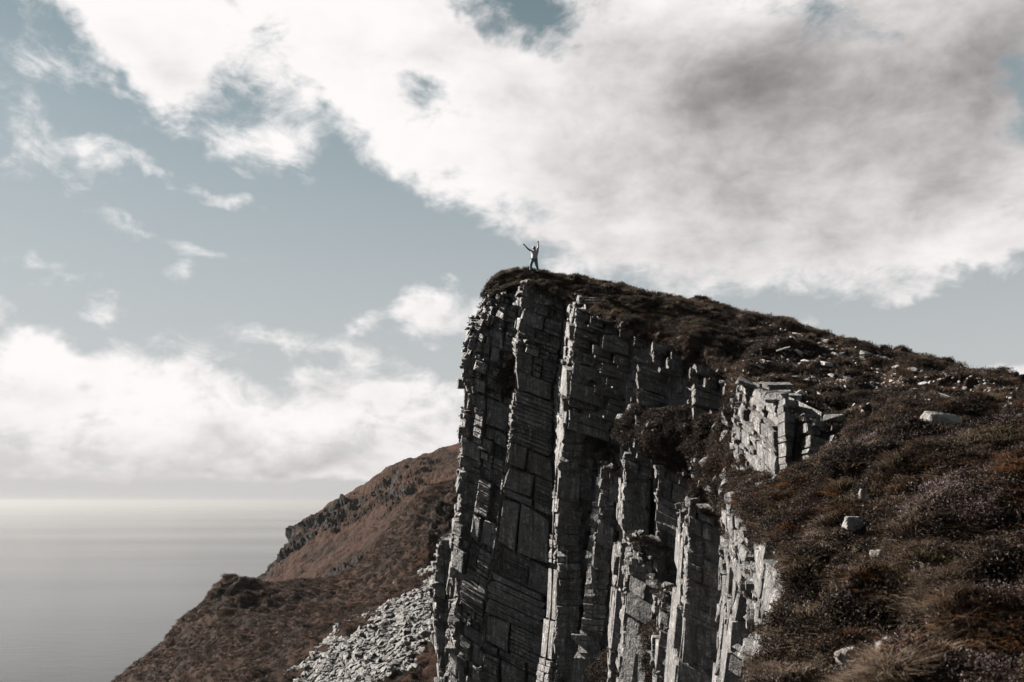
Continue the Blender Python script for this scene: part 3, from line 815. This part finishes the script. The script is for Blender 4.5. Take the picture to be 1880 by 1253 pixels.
# backing: one recessed sheet behind all blocks
V, Fc = [], []
for st in base_strips:
    k = len(V)
    for a, c in st: V.append(a); V.append(c)
    for i in range(len(st) - 1): Fc.append((k + 2 * i, k + 2 * i + 1, k + 2 * i + 3, k + 2 * i + 2))
top_r = L((1345, 690, 42), (1338, 790, 42), (1328, 930, 41.6), (1290, 1290, 41))
mid_r = L((1200, 615, 47.4), (1196, 790, 47.2), (1190, 930, 46.8), (1170, 1290, 46))
chain = [e_back, e1, e2, e3b, e4, e5, mid_r, top_r]
for ea, eb in zip(chain[:-1], chain[1:]):
    k = len(V); sh = np.array((0.35, 2.4, 0))
    for b in np.linspace(-44, 1.0, 12): V.append(ea.at(min(b, ea.top)) + sh); V.append(eb.at(min(b, eb.top)) + sh)
    for i in range(11): Fc.append((k + 2 * i, k + 2 * i + 1, k + 2 * i + 3, k + 2 * i + 2))
cliff = mesh_obj('cliff', V, Fc, M_ROCK); cliff['kind'] = 'structure'
blocks.sort(key=lambda b: -b[2])
for V, Fc, _ in blocks[:300]:
    mesh_obj('rock_block', V, Fc, M_ROCK, cliff, origin=V.mean(0))
V, Fc, k = [], [], 0
for v_, f_, _ in blocks[300:]:
    V.append(v_); Fc += [tuple(k + i for i in f) for f in f_]; k += len(v_)
mass = mesh_obj('rock_block_mass', np.concatenate(V), Fc, M_ROCK, cliff); mass['kind'] = 'stuff'
print('blocks', len(blocks), 'tufts', len(tufts))


# ------------------------------------------------------------------ ledges and gullies filled with heather
def mound(name, rows, nc, nr, amp=0.35):
    g = loft(rows, nc, nr); n = up_normals(g)
    g = g + n * (fbm(g, 0.35, 3) * amp + billow(g, 0.7, 4) * amp)[..., None]
    return grid_obj(name, g, M_TURF, parent=cliff), g


M1, G_M1 = mound('ledge_turf', [
    [(1105, 800, 49), (1170, 765, 47), (1240, 765, 45), (1310, 770, 42.5), (1365, 740, 40.5)],
    [(1122, 800, 46.4), (1165, 764, 44.6), (1215, 750, 43), (1280, 768, 41.4), (1330, 780, 39.8), (1372, 765, 37)],
    [(1145, 812, 44.4), (1190, 795, 43), (1240, 800, 41.6), (1310, 830, 39.4), (1370, 830, 36)],
    [(1175, 826, 44), (1215, 832, 42.6), (1260, 852, 41.3), (1315, 890, 38.5), (1370, 900, 35)],
    [(1200, 850, 45), (1230, 860, 44), (1270, 890, 43), (1310, 960, 39.5), (1350, 980, 37)]], 120, 100)
M2, G_M2 = mound('gully_turf', [
    [(1336, 668, 43), (1350, 672, 42), (1380, 682, 40), (1405, 700, 38.5)],
    [(1340, 710, 40.4), (1352, 725, 39.4), (1368, 735, 37.5), (1392, 735, 36.5)],
    [(1318, 800, 39), (1345, 800, 37.5), (1366, 820, 36), (1392, 825, 35)],
    [(1285, 870, 39.6), (1330, 870, 37.6), (1370, 870, 33), (1410, 880, 30.4)],
    [(1265, 915, 41), (1320, 918, 38.6), (1370, 920, 28.5), (1440, 895, 27)],
    [(1265, 1000, 42), (1320, 1000, 40), (1370, 990, 27), (1440, 960, 24)]], 90, 140, 0.28)
M3, G_M3 = mound('ledge_turf', [
    [(862, 700, 55), (890, 675, 54.2), (930, 650, 53.4), (950, 630, 53)],
    [(868, 716, 54.5), (895, 694, 53.6), (926, 668, 52.95), (945, 652, 52.6)],
    [(878, 738, 54.3), (903, 726, 53.4), (924, 704, 52.95), (940, 690, 52.7)],
    [(890, 756, 54.6), (908, 746, 53.9), (930, 732, 53.5), (945, 706, 53.4)]], 60, 40, 0.12)
M4, G_M4 = mound('ledge_turf', [
    [(1080, 1215, 48), (1130, 1185, 46.5), (1180, 1150, 44.5), (1215, 1120, 43)],
    [(1078, 1230, 46.6), (1130, 1200, 44.6), (1175, 1172, 42.6), (1220, 1150, 40.4)],
    [(1090, 1270, 46), (1130, 1250, 44), (1180, 1235, 42), (1225, 1215, 39.8)],
    [(1100, 1330, 46), (1140, 1310, 44), (1190, 1300, 42), (1230, 1290, 40)]], 60, 50, 0.2)


# ------------------------------------------------------------------ heather, grass: tufts instanced over the ground
def tuft_mesh(name, mat, n, r, h, w, lean, seed, curl=0.4):
    q = random.Random(seed); V, Fc = [], []
    for _ in range(n):
        a = q.uniform(0, 2 * math.pi); rr = r * math.sqrt(q.random())
        bx, by = rr * math.cos(a), rr * math.sin(a)
        a2 = a + q.uniform(-.9, .9); ln = h * q.uniform(.55, 1.15) * (1 - 0.35 * rr / r)
        ox, oy = math.cos(a2), math.sin(a2); le = lean * (0.25 + rr / r) * q.uniform(.5, 1.4)
        sx, sy = -oy * w * q.uniform(.6, 1.3), ox * w * q.uniform(.6, 1.3)
        tw = q.uniform(-1.2, 1.2); sx, sy = sx * math.cos(tw) - sy * math.sin(tw), sx * math.sin(tw) + sy * math.cos(tw)
        k = len(V)
        for (f, ww) in ((-.15, .8), (.5, 1.0), (1.0, .25)):
            dx = le * ln * f * abs(f) * (1 + curl); z = ln * (f - curl * 0.5 * f * f)
            V.append((bx + ox * dx - sx * ww, by + oy * dx - sy * ww, z)); V.append((bx + ox * dx + sx * ww, by + oy * dx + sy * ww, z))
        Fc += [(k, k + 1, k + 3, k + 2), (k + 2, k + 3, k + 5, k + 4)]
    me = bpy.data.meshes.new(name); me.from_pydata(V, [], Fc); me.materials.append(mat); me.update()
    return me


def scatter(name, pts, nor, size, meshes, seed=0, up=0.6, flat=None):
    """a 'stuff' object: tufts placed on points by geometry nodes"""
    rs = np.random.RandomState(seed); n = len(pts)
    d = np.asarray(nor) * (1 - up) + np.array((0, 0, up)); d /= np.linalg.norm(d, axis=1)[:, None]
    spin = rs.uniform(0, 2 * math.pi, n)
    # euler XYZ that turns z to d after a spin about z
    rot = np.empty((n, 3))
    for i in range(n):
        rot[i] = (Vector(d[i]).to_track_quat('Z', 'Y') @ Euler((0, 0, spin[i])).to_quaternion()).to_euler()
    me = bpy.data.meshes.new(name); me.from_pydata(np.asarray(pts).tolist(), [], [])
    a = me.attributes.new('rot', 'FLOAT_VECTOR', 'POINT'); a.data.foreach_set('vector', rot.ravel())
    a = me.attributes.new('size', 'FLOAT', 'POINT'); a.data.foreach_set('value', np.asarray(size, float))
    a = me.attributes.new('pick', 'INT', 'POINT'); a.data.foreach_set('value', rs.randint(0, len(meshes), n).astype(np.int32))
    for m in {m.materials[0] for m in meshes}: me.materials.append(m)
    o = bpy.data.objects.new(name, me); C.objects.link(o); o['kind'] = 'stuff'
    col = bpy.data.collections.new(name + '_sources')
    for m in meshes: col.objects.link(bpy.data.objects.new(m.name, m))
    ng = bpy.data.node_groups.new(name, 'GeometryNodeTree')
    ng.interface.new_socket('Geometry', in_out='INPUT', socket_type='NodeSocketGeometry')
    ng.interface.new_socket('Geometry', in_out='OUTPUT', socket_type='NodeSocketGeometry')
    N = ng.nodes; gi = N.new('NodeGroupInput'); go = N.new('NodeGroupOutput')
    ci = N.new('GeometryNodeCollectionInfo'); ci.inputs[0].default_value = col
    ci.inputs['Separate Children'].default_value = True; ci.inputs['Reset Children'].default_value = True
    ip = N.new('GeometryNodeInstanceOnPoints'); ip.inputs['Pick Instance'].default_value = True
    def attr(nm, ty):
        x = N.new('GeometryNodeInputNamedAttribute'); x.data_type = ty; x.inputs[0].default_value = nm
        return x.outputs[0]
    lk = ng.links.new
    lk(gi.outputs[0], ip.inputs['Points']); lk(ci.outputs[0], ip.inputs['Instance'])
    lk(attr('rot', 'FLOAT_VECTOR'), ip.inputs['Rotation']); lk(attr('size', 'FLOAT'), ip.inputs['Scale']); lk(attr('pick', 'INT'), ip.inputs['Instance Index'])
    lk(ip.outputs[0], go.inputs[0])
    o.modifiers.new('scatter', 'NODES').node_group = ng
    return o


def sprig_mesh(name, mat, n, r, h, seed, leaves=6, stem=True, top=0.35, leaf=0.02):
    q = random.Random(seed); V, Fc = [], []
    for _ in range(n):
        a = q.uniform(0, 2 * math.pi); rr = r * math.sqrt(q.random()); ln = h * q.uniform(.5, 1.2) * (1 - .4 * rr / r)
        b = Vector((rr * math.cos(a), rr * math.sin(a), -0.03)); t = b + Vector((rr * math.cos(a) * .5 + q.uniform(-.05, .05), rr * math.sin(a) * .5 + q.uniform(-.05, .05), ln))
        sd = Vector((math.cos(a + 1.6), math.sin(a + 1.6), 0)) * .004
        if stem:
            k = len(V); V += [b - sd, b + sd, t + sd * .6, t - sd * .6]; Fc.append((k, k + 1, k + 2, k + 3))
        for _ in range(leaves):
            c = b + (t - b) * q.uniform(top, 1.0) + Vector((q.uniform(-.012, .012), q.uniform(-.012, .012), 0))
            d1 = Vector((q.uniform(-1, 1), q.uniform(-1, 1), q.uniform(-.2, 1))).normalized() * leaf * q.uniform(.6, 1.5)
            d2 = d1.cross(Vector((q.uniform(-1, 1), q.uniform(-1, 1), q.uniform(-1, 1)))).normalized() * leaf * .33
            k = len(V); V += [c - d2, c + d1 * .5 - d2 * .9, c + d1, c + d2]; Fc.append((k, k + 1, k + 2, k + 3))
    me = bpy.data.meshes.new(name); me.from_pydata(V, [], Fc); me.materials.append(mat); me.update()
    return me


HEATH = [sprig_mesh('heather_tuft', M_HEATH, 30, 0.18, 0.20, s, 6, True, .3, .034) for s in (1, 2, 3)]
BLOOM = [sprig_mesh('heather_bloom', M_FLOWER, 30, 0.18, 0.23, s, 4, False, .75, .013) for s in (4, 5)]
MOSS = [sprig_mesh('moss_tuft', M_MOSS, 30, 0.2, 0.12, s, 6, True, .3, .03) for s in (14, 15)]
GRASS = [tuft_mesh('grass_tuft', M_GRASS, 64, 0.16, 0.27, 0.0036, 0.8, s, 0.7) for s in (6, 7, 8)]
RUSTY = [tuft_mesh('rusty_tuft', M_RUST, 60, 0.16, 0.22, 0.004, 0.9, s, 0.7) for s in (16, 17)]
SLOPE_GRASS = [tuft_mesh('slope_tuft', M_SLOPEGRASS, 40, 0.2, 0.2, 0.012, 0.9, s, 0.7) for s in (18, 19)]
STALK = [tuft_mesh('grass_stalk', M_GRASS, 9, 0.25, 0.62, 0.006, 0.3, s, 0.2) for s in (9, 10)]

rs = np.random.RandomState(3)


def cover(name, items, meshes, seed, up=0.5):
    items = [(i[0], i[1], i[2] * np.clip(i[0][:, 1] / 13, .62, 1)) for i in items]
    pts = np.concatenate([i[0] for i in items]); nor = np.concatenate([i[1] for i in items]); sz = np.concatenate([i[2] for i in items])
    return scatter(name, pts, nor, sz, meshes, seed, up)


def inview(u, v): return ((u > -40) & (u < 1930) & (v > 0) & (v < 1300)).astype(float)


def near_w(u, v, c):  # more tufts where they show larger
    return inview(u, v) / np.clip(c[..., 1], 6, 40) ** 1.2


items = []
def patch(k, s, t=0.0):
    return lambda u, v, c: near_w(u, v, c) * np.clip((fbm(c + k, s, 3) - t) * 6 + 0.5, 0.0, 1)


p, n = sample_grid(G_FORE, 19000, rs, lambda u, v, c: near_w(u, v, c) * (1 - .35 * TOPS)); items.append((p, n, rs.uniform(.6, 1.3, len(p))))
def band(c):       # 0..1, bare stony bands that run along the hill
    q = np.stack([(c[..., 0] - c[..., 1]) * .14, (c[..., 0] + c[..., 1]) * .62, c[..., 2] * .5], -1)
    return np.clip(fbm(q, 1.0, 3) * 4 + 0.6, 0, 1)


def stony(u, v, c):
    sk = np.interp(u, [q[0] for q in SKY_LINE], [q[1] for q in SKY_LINE])
    return inview(u, v) * np.clip((u - 1300) / 150, 0, 1) * (v > sk + 12) * np.clip(band(c), 0.02, 1)


def not_stony(u, v, c): return inview(u, v) * (1 - 0.93 * stony(u, v, c))
p, n = sample_grid(G_HILL, 12000, rs, not_stony); items.append((p, n, rs.uniform(.8, 1.6, len(p))))
for G_, k in ((G_M1, 3600), (G_M2, 3600), (G_M3, 350), (G_M4, 1000)):
    p, n = sample_grid(G_, k, rs); items.append((p, n, rs.uniform(.8, 1.7, k)))
tp = np.array([t[0] for t in tufts]); ts = np.array([t[1] for t in tufts])
items.append((tp, np.tile((0, -.5, .8), (len(tp), 1)), ts))
cover('heather', items, HEATH, 1)
items = []
p, n = sample_grid(G_FORE, 2400, rs, lambda u, v, c: patch(5, 0.5, .25)(u, v, c) + 3 * near_w(u, v, c) * np.exp(-((u - 1740) / 80) ** 2 - ((v - 930) / 40) ** 2)); items.append((p, n, rs.uniform(.6, 1.25, len(p))))
p, n = sample_grid(G_HILL, 500, rs, patch(5, 0.4, .25)); items.append((p, n, rs.uniform(.8, 1.3, len(p))))
p, n = sample_grid(G_M1, 120, rs); items.append((p, n, rs.uniform(.8, 1.3, len(p))))
cover('heather_flowers', items, BLOOM, 2)
items = []
p, n = sample_grid(G_FORE, 900, rs, lambda u, v, c: near_w(u, v, c) * np.exp(-((u - 1690) / 60) ** 2 - ((v - 1060) / 70) ** 2)); items.append((p, n, rs.uniform(.7, 1.2, len(p))))
p, n = sample_grid(G_FORE, 3000, rs, lambda u, v, c: near_w(u, v, c) * (.25 + TOPS) * np.clip(fbm(c + 40, .7, 4) * 6 + .1, .03, 1)); items.append((p, n, rs.uniform(.6, 1.4, len(p))))
p, n = sample_grid(G_HILL, 4200, rs, lambda u, v, c: patch(60, 0.3, .0)(u, v, c) * not_stony(u, v, c)); items.append((p, n, rs.uniform(.7, 1.3, len(p))))
for G_, k in ((G_M1, 350), (G_M2, 900), (G_M3, 150), (G_M4, 200)):
    p, n = sample_grid(G_, k, rs); items.append((p, n, rs.uniform(.7, 1.3, k)))
cover('moor_grass', items, GRASS, 3, 0.7)
p, n = sample_grid(G_HILL, 2600, rs, lambda u, v, c: inview(u, v) * np.exp(-((u - 1120) / 160) ** 2) * np.clip(fbm(c + 77, .35, 3) * 6 + .2, 0, 1)); items = [(p, n, rs.uniform(.8, 1.5, len(p)))]
p, n = sample_grid(G_FORE, 900, rs, patch(90, .4, .3)); items.append((p, n, rs.uniform(.6, 1.2, len(p))))
cover('moss', items, MOSS, 5)
near_px = lambda a, b, ru, rv: (lambda u, v, c: near_w(u, v, c) * (np.exp(-((u - a) / ru) ** 2 - ((v - b) / rv) ** 2) + .02) * np.clip(fbm(c + 21, .6, 3) * 5 + .5, 0, 1))
items = []
for (a_, b_, ru, rv, k) in ((1860, 860, 110, 70, 1500), (1480, 880, 90, 50, 900), (1380, 870, 50, 60, 700), (1700, 1200, 90, 60, 500), (1850, 1180, 80, 70, 500), (1600, 1100, 60, 60, 400)):
    p, n = sample_grid(G_FORE, k, rs, near_px(a_, b_, ru, rv)); items.append((p, n, rs.uniform(.5, 1.1, len(p))))
p, n = sample_grid(G_HILL, 1500, rs, lambda u, v, c: inview(u, v) * np.clip(fbm(c + 120, .3, 3) * 6 - .2, 0, 1)); items.append((p, n, rs.uniform(.6, 1.1, len(p))))
p, n = sample_grid(G_M2, 900, rs); items.append((p, n, rs.uniform(.6, 1.2, len(p))))
cover('rusty_grass', items, RUSTY, 6, 0.7)
# seed stalks along the skyline
def ridge(u, v, c):
    r = np.arange(c.shape[0])[:, None] + 0 * u; sk = np.interp(u, [q[0] for q in SKY_LINE], [q[1] for q in SKY_LINE])
    return inview(u, v) * (np.abs(v - sk) < 9) * (u > 1150) * np.clip(fbm(c, .25, 2) * 3 + .4, 0, 1)
p, n = sample_grid(G_HILL, 420, rs, ridge)
cover('seed_grass', [(p, n, rs.uniform(.45, 1.0, len(p)))], STALK, 4, 0.9)


# ------------------------------------------------------------------ stones
def stone_mesh(name, seed, mat, flat=0.5):
    q = random.Random(seed); bm = bmesh.new()
    for _ in range(13):
        v = Vector((q.uniform(-1, 1), q.uniform(-1, 1), q.uniform(-1, 1)))
        m = max(abs(v.x), abs(v.y), abs(v.z)); v = v / m * q.uniform(.75, 1)
        bm.verts.new((v.x * .5, v.y * .5 * q.uniform(.7, 1), v.z * .5 * flat))
    bmesh.ops.convex_hull(bm, input=bm.verts)
    bmesh.ops.delete(bm, geom=[v for v in bm.verts if not v.link_faces], context='VERTS')
    bmesh.ops.bevel(bm, geom=bm.edges[:], offset=0.025, segments=1, affect='EDGES')
    me = bpy.data.meshes.new(name); bm.to_mesh(me); bm.free(); me.materials.append(mat); return me


STONES = [stone_mesh('stone', s, M_STONE, 0.45) for s in range(8)]


p, n = sample_grid(G_HILL, 190, rs, stony)
for i in range(len(p)):
    o = bpy.data.objects.new('stone', STONES[rnd.randrange(8)]); C.objects.link(o)
    s = rnd.uniform(.25, .6) * (1.5 if rnd.random() < .15 else 1); n[i] = n[i] * .4 + np.array((.15, -.2, .6))
    o.scale = (s * rnd.uniform(1, 1.7), s, s * rnd.uniform(.6, 1)); o.location = p[i] + n[i] * 0.08
    o.rotation_euler = (Vector(n[i]).to_track_quat('Z', 'Y') @ Euler((rnd.uniform(-.2, .2), rnd.uniform(-.2, .2), rnd.uniform(0, 6))).to_quaternion()).to_euler()
    tag(o, 'flat pale stone lying loose among heather on the plateau', 'stone', 'stones strewn over the plateau')
p, n = sample_grid(G_HILL, 5000, rs, stony)
scatter('gravel', p + n * .03, n, rs.uniform(.06, .24, len(p)), STONES, 7, 0.0)


SCREE_STONES = [stone_mesh('scree_stone', 40 + s, M_SCREE, 0.5) for s in range(8)]


def boulder_mesh(seed, flat):
    q = random.Random(seed); bm = bmesh.new(); bmesh.ops.create_icosphere(bm, subdivisions=4, radius=1)
    cuts = [(Vector((q.uniform(-1, 1), q.uniform(-1, 1), q.uniform(-1, 1))).normalized(), q.uniform(.55, .8)) for _ in range(9)]
    cuts += [(Vector((0, 0, 1)), .62), (Vector((q.uniform(-.2, .2), -1, .1)).normalized(), .66), (Vector((-1, q.uniform(-.3, .3), 0)).normalized(), .7)]
    for v in bm.verts:
        d = v.co.normalized(); r = 1.0
        for nrm, k in cuts:
            c = d.dot(nrm)
            if c > .05: r = min(r, k / c)
        v.co = d * r
    co = np.array([v.co[:] for v in bm.verts]); w = 1 + fbm(co + seed, 2.2, 4) * .07
    for v, k in zip(bm.verts, w): v.co = Vector((v.co.x * k * .72, v.co.y * k * .72, v.co.z * k * .72 * flat))
    me = bpy.data.meshes.new('boulder'); bm.to_mesh(me); bm.free(); me.materials.append(M_STONE); return me


def boulder(u, v, g, size, label, seed, flat=0.7, rot=0.0, tilt=(0, 0), sink=0.15):
    U, Vv = proj(g); k = np.argmin((U - u) ** 2 + (Vv - v) ** 2 + 0.02 * g[..., 1] ** 2); pos = g.reshape(-1, 3)[k]
    o = bpy.data.objects.new('boulder', boulder_mesh(seed, flat)); C.objects.link(o)
    size = tuple(x * .8 for x in size); o.scale = size; o.location = pos + np.array((0, 0, size[2] * flat * (.40 - sink)))
    o.rotation_euler = (tilt[0], tilt[1], rot)
    return tag(o, label, 'boulder')


boulder(1722, 785, G_FORE, (1.15, .8, .75), 'large flat-topped boulder half buried in the heather', 21, .8, .15, (0, .1), .0)
boulder(1612, 1040, G_FORE, (.32, .2, .55), 'small upright pale stone pair in the middle of the heather slope', 22, .8)
boulder(1625, 1060, G_FORE, (.25, .2, .3), 'lower of two small pale stones midway down the heather slope', 23, .8)
boulder(1590, 930, G_FORE, (.3, .25, .75), 'upright pale stone in a dark hollow of the heather', 24, .9)
boulder(1545, 960, G_FORE, (.4, .3, .45), 'blocky grey stone in the dark hollow', 25, .9)
boulder(1570, 970, G_FORE, (.55, .4, .5), 'broad grey stone beside the dark hollow of the heather slope', 26, .8)
boulder(1470, 1200, G_FORE, (.22, .2, .8), 'long thin slab standing in heather near the lower sunlit wall', 27, 1.0, .3, (0, -.4))
boulder(1560, 1235, G_FORE, (.3, .25, .55), 'pale pointed stone at the bottom of the heather slope', 28, 1.0, .3, (0, -.3))
boulder(1640, 1225, G_FORE, (.28, .2, .4), 'pale wedge stone at the bottom right of the pointed stone', 29, 1.0, .3, (0, -.3))

# broken rock caught on the ledges and in the gullies
pr, nr_ = [], []
for G_, k in ((G_M1, 120), (G_M2, 170), (G_M3, 30), (G_M4, 30)):
    p, n = sample_grid(G_, k, rs); pr.append(p); nr_.append(n)
kk = rs.choice(len(tp), min(500, len(tp)), replace=False)
pr.append(tp[kk] + np.array((0, 0, .06))); nr_.append(np.tile((-.2, -.4, .9), (len(kk), 1)))
pr = np.concatenate(pr); nr_ = np.concatenate(nr_)
LEDGE_STONES = [stone_mesh('ledge_stone', 60 + k, M_ROCK, 0.6) for k in range(6)]
o = scatter('rubble', pr + nr_ * .1, nr_, .18 + .75 * rs.rand(len(pr)) ** 3, LEDGE_STONES, 11, 0.0)
# scree fan below the wall
SCREE = [(806, 1040), (742, 1090), (690, 1130), (640, 1160), (600, 1200), (540, 1253), (520, 1300), (680, 1300), (700, 1240), (770, 1215), (800, 1190)]


def in_poly(u, v, poly):
    r = np.zeros(u.shape, bool)
    for (x0, y0), (x1, y1) in zip(poly, poly[1:] + poly[:1]):
        c = ((y0 > v) != (y1 > v)) & (u < (x1 - x0) * (v - y0) / (y1 - y0 + 1e-9) + x0); r ^= c
    return r


def scree_w(u, v, c): return in_poly(u + fbm(c, .16, 4) * 34, v + fbm(c + 9, .16, 4) * 34, SCREE).astype(float)
p, n = sample_grid(G_LOW, 15000, rs, scree_w)
scatter('scree', p + n * .06, n, .12 + 1.0 * rs.uniform(0, 1, len(p)) ** 9 + .15 * rs.rand(len(p)), SCREE_STONES, 8, 0.0)
p, n = sample_grid(G_LOW, 9000, rs, lambda u, v, c: inview(u, v) * (1 - scree_w(u, v, c)))
cover('slope_heather', [(p, n, rs.uniform(1.2, 3.0, len(p)))], HEATH, 9)
p, n = sample_grid(G_LOW, 9000, rs, lambda u, v, c: inview(u, v) * (1 - scree_w(u, v, c)) * np.clip(fbm(c, .12, 3) * 4 + .6, .1, 1))
cover('slope_grass', [(p, n, rs.uniform(1.2, 2.6, len(p)))], SLOPE_GRASS, 10, .7)


# ------------------------------------------------------------------ the person on the summit
def skin_obj(name, chains, mat, parent, root=None, sub=2):
    """chains: list of lists of (x,y,z,r); chains share joints by equal coordinates"""
    me = bpy.data.meshes.new(name); idx = {}; V, Rr, Ed = [], [], []
    for ch in chains:
        prev = None
        for (x, y, z, r) in ch:
            key = (round(x, 4), round(y, 4), round(z, 4))
            if key not in idx: idx[key] = len(V); V.append((x, y, z)); Rr.append(r)
            if prev is not None and prev != idx[key]: Ed.append((prev, idx[key]))
            prev = idx[key]
    me.from_pydata(V, Ed, []); me.materials.append(mat)
    o = bpy.data.objects.new(name, me); C.objects.link(o); o.parent = parent
    o.modifiers.new('skin', 'SKIN').use_smooth_shade = True
    s = o.modifiers.new('sub', 'SUBSURF'); s.levels = sub; s.render_levels = sub
    for i, r in enumerate(Rr):
        sv = me.skin_vertices[0].data[i]
        sv.radius = (r[0] * FULL, r[1] * FULL) if isinstance(r, tuple) else (r * FULL, r * FULL); sv.use_root = (i == 0)
    return o


FULL = 1.42


def build_person():
    foot = P(981, 496.5, 53.6)
    root = bpy.data.objects.new('person', None); C.objects.link(root); root.location = foot
    tag(root, 'person in printed t-shirt and blue jeans with both arms raised on the clifftop', 'person')
    k = 0.0378
    def J(u, v, y, r): return ((u - 981) * k, y, (496.5 - v) * k, r)
    skin = plain_mat('skin', (0.05, 0.028, 0.02), 0.5, .1); shirt = plain_mat('shirt_print', (0.17, 0.173, 0.18), 0.8, .8, 9)
    jean = plain_mat('denim', (0.055, 0.085, 0.115), 0.85, .35, 14); hair = plain_mat('hair', (0.02, 0.016, 0.014), 0.7); shoe = plain_mat('shoe', (0.16, .16, .16), .7)
    pel = J(981, 474.5, 0, .15); wai = J(981.5, 470.5, 0, .135); che = J(982, 464, 0, .155); nek = J(982, 459.2, -.01, .055); hd0 = J(981.4, 456.4, -.02, .075); hd1 = J(980.8, 453.4, -.03, .098); hd2 = J(980.8, 451.2, -.02, .085)
    hl, hr = J(978.8, 476.3, 0, .095), J(983.6, 476.3, 0, .095)
    kl, kr = J(974.6, 485.6, -.07, .062), J(985.2, 486.4, -.03, .062)
    al, ar = J(974.6, 494, 0.02, .042), J(987.2, 496.6, 0.0, .042)
    fl, fr = J(973.4, 495.2, -.17, .035), J(987.8, 497.8, -.19, .035)
    sL, sR = J(977.4, 461, 0, .062), J(986.6, 460.6, 0, .062)
    eL, eR = J(969.2, 455.4, -.03, .043), J(988.8, 451.4, -.03, .043)
    wL, wR = J(963.2, 448.6, -.05, .03), J(988.7, 444.4, -.05, .03)
    chains = [[pel, wai, che, nek, hd0, hd1, hd2], [pel, hl, kl, al, fl], [pel, hr, kr, ar, fr], [che, sL, eL, wL], [che, sR, eR, wR]]
    for (w, dx, dz, thumb) in ((wL, -.72, .70, (.75, .66)), (wR, -.12, .99, (-.95, .3))):
        wx, wy, wz, _ = w
        palm = (wx + dx * .07, wy, wz + dz * .07, (.04, .022)); chains.append([w, palm])
        px, pz = -dz, dx
        for i, ln in enumerate((.075, .085, .08, .06)):
            o = (i - 1.5) * .021
            b = (palm[0] + px * o + dx * .02, wy, palm[2] + pz * o + dz * .02, .0095)
            m1 = (b[0] + dx * ln * .55, wy - .01 - (.02 if i else 0), b[2] + dz * ln * .55, .009)
            t = (m1[0] + dx * ln * (.45 if i == 0 else .1), wy - .02 - (.03 if i else 0), m1[2] + dz * ln * (.45 if i == 0 else .1), .008)
            chains.append([palm, b, m1, t])
        tb = (wx + dx * .045 + thumb[0] * .035, wy - .01, wz + dz * .045 + thumb[1] * .035, .012)
        chains.append([palm, tb, (tb[0] + thumb[0] * .035 + dx * .02, wy - .02, tb[2] + thumb[1] * .035 + dz * .02, .01)])
    skin_obj('body', chains, skin, root)
    def off(j, d): return (j[0], j[1], j[2], j[3] + d)
    mid = lambda a, b, t, r: tuple(a[i] + (b[i] - a[i]) * t for i in range(3)) + (r,)
    hem = J(981, 475.6, 0, .172)
    skin_obj('t_shirt', [[off(wai, .03), off(che, .028), mid(che, nek, .75, .085)], [off(wai, .03), hem], [off(che, .028), off(sL, .024), mid(sL, eL, .45, .075)], [off(che, .028), off(sR, .024), mid(sR, eR, .45, .075)]], shirt, root)
    skin_obj('jeans', [[off(pel, .018), J(981, 472.8, 0, .158)], [off(pel, .018), off(hl, .02), off(kl, .02), off(al, .028)], [off(pel, .018), off(hr, .02), off(kr, .02), off(ar, .028)]], jean, root)
    for a, f in ((al, fl), (ar, fr)):
        skin_obj('shoe', [[(a[0], a[1] + .05, a[2] - .045, .045), (f[0], f[1] + .06, f[2] - .01, .052), (f[0], f[1] - .03, f[2] - .01, .042)]], shoe, root)
    skin_obj('hair', [[(hd1[0] + .005, hd1[1] + .03, hd1[2] + .02, .100), (hd2[0], hd2[1] + .01, hd2[2] + .035, .092)]], hair, root)
    x, y, z = hd1[0], hd1[1] - .088, hd1[2]
    skin_obj('nose', [[(x, y, z + .01, .010), (x, y - .022, z - .025, .014)]], skin, root, sub=1)
    eyem = plain_mat('eye', (0.02, .02, .02), .3)
    for s in (-1, 1):
        skin_obj('eye', [[(x + s * .034, y + .004, z + .012, .011), (x + s * .036, y + .002, z + .012, .010)]], eyem, root, sub=1)
        skin_obj('ear', [[(x + s * .098, y + .09, z + .02, (.012, .022)), (x + s * .1, y + .095, z - .03, (.01, .016))]], skin, root, sub=1)
    skin_obj('mouth', [[(x - .025, y + .006, z - .052, .008), (x + .025, y + .006, z - .052, .008)]], plain_mat('lip', (.09, .03, .028), .5), root, sub=1)


build_person()


# ------------------------------------------------------------------ haze: pale even air over sea and land
def build_haze():
    m = bpy.data.materials.new('haze_air'); m.use_nodes = True
    g = NT(m.node_tree); g.n.clear()
    out = g.node('ShaderNodeOutputMaterial'); v = g.node('ShaderNodeVolumePrincipled')
    v.inputs['Color'].default_value = (0.235, 0.240, 0.244, 1); v.inputs['Density'].default_value = 8e-5; v.inputs['Anisotropy'].default_value = 0.3
    g.link(v.outputs[0], out.inputs['Volume'])
    x0, x1, y0, y1, z0, z1 = -61000, 61000, -41000, 81000, SEA - 2, 24
    V = [(x, y, z) for z in (z0, z1) for y in (y0, y1) for x in (x0, x1)]
    o = mesh_obj('haze', V, [(0, 2, 3, 1), (4, 5, 7, 6), (0, 1, 5, 4), (2, 6, 7, 3), (0, 4, 6, 2), (1, 3, 7, 5)], m)
    o['kind'] = 'stuff'


build_haze()
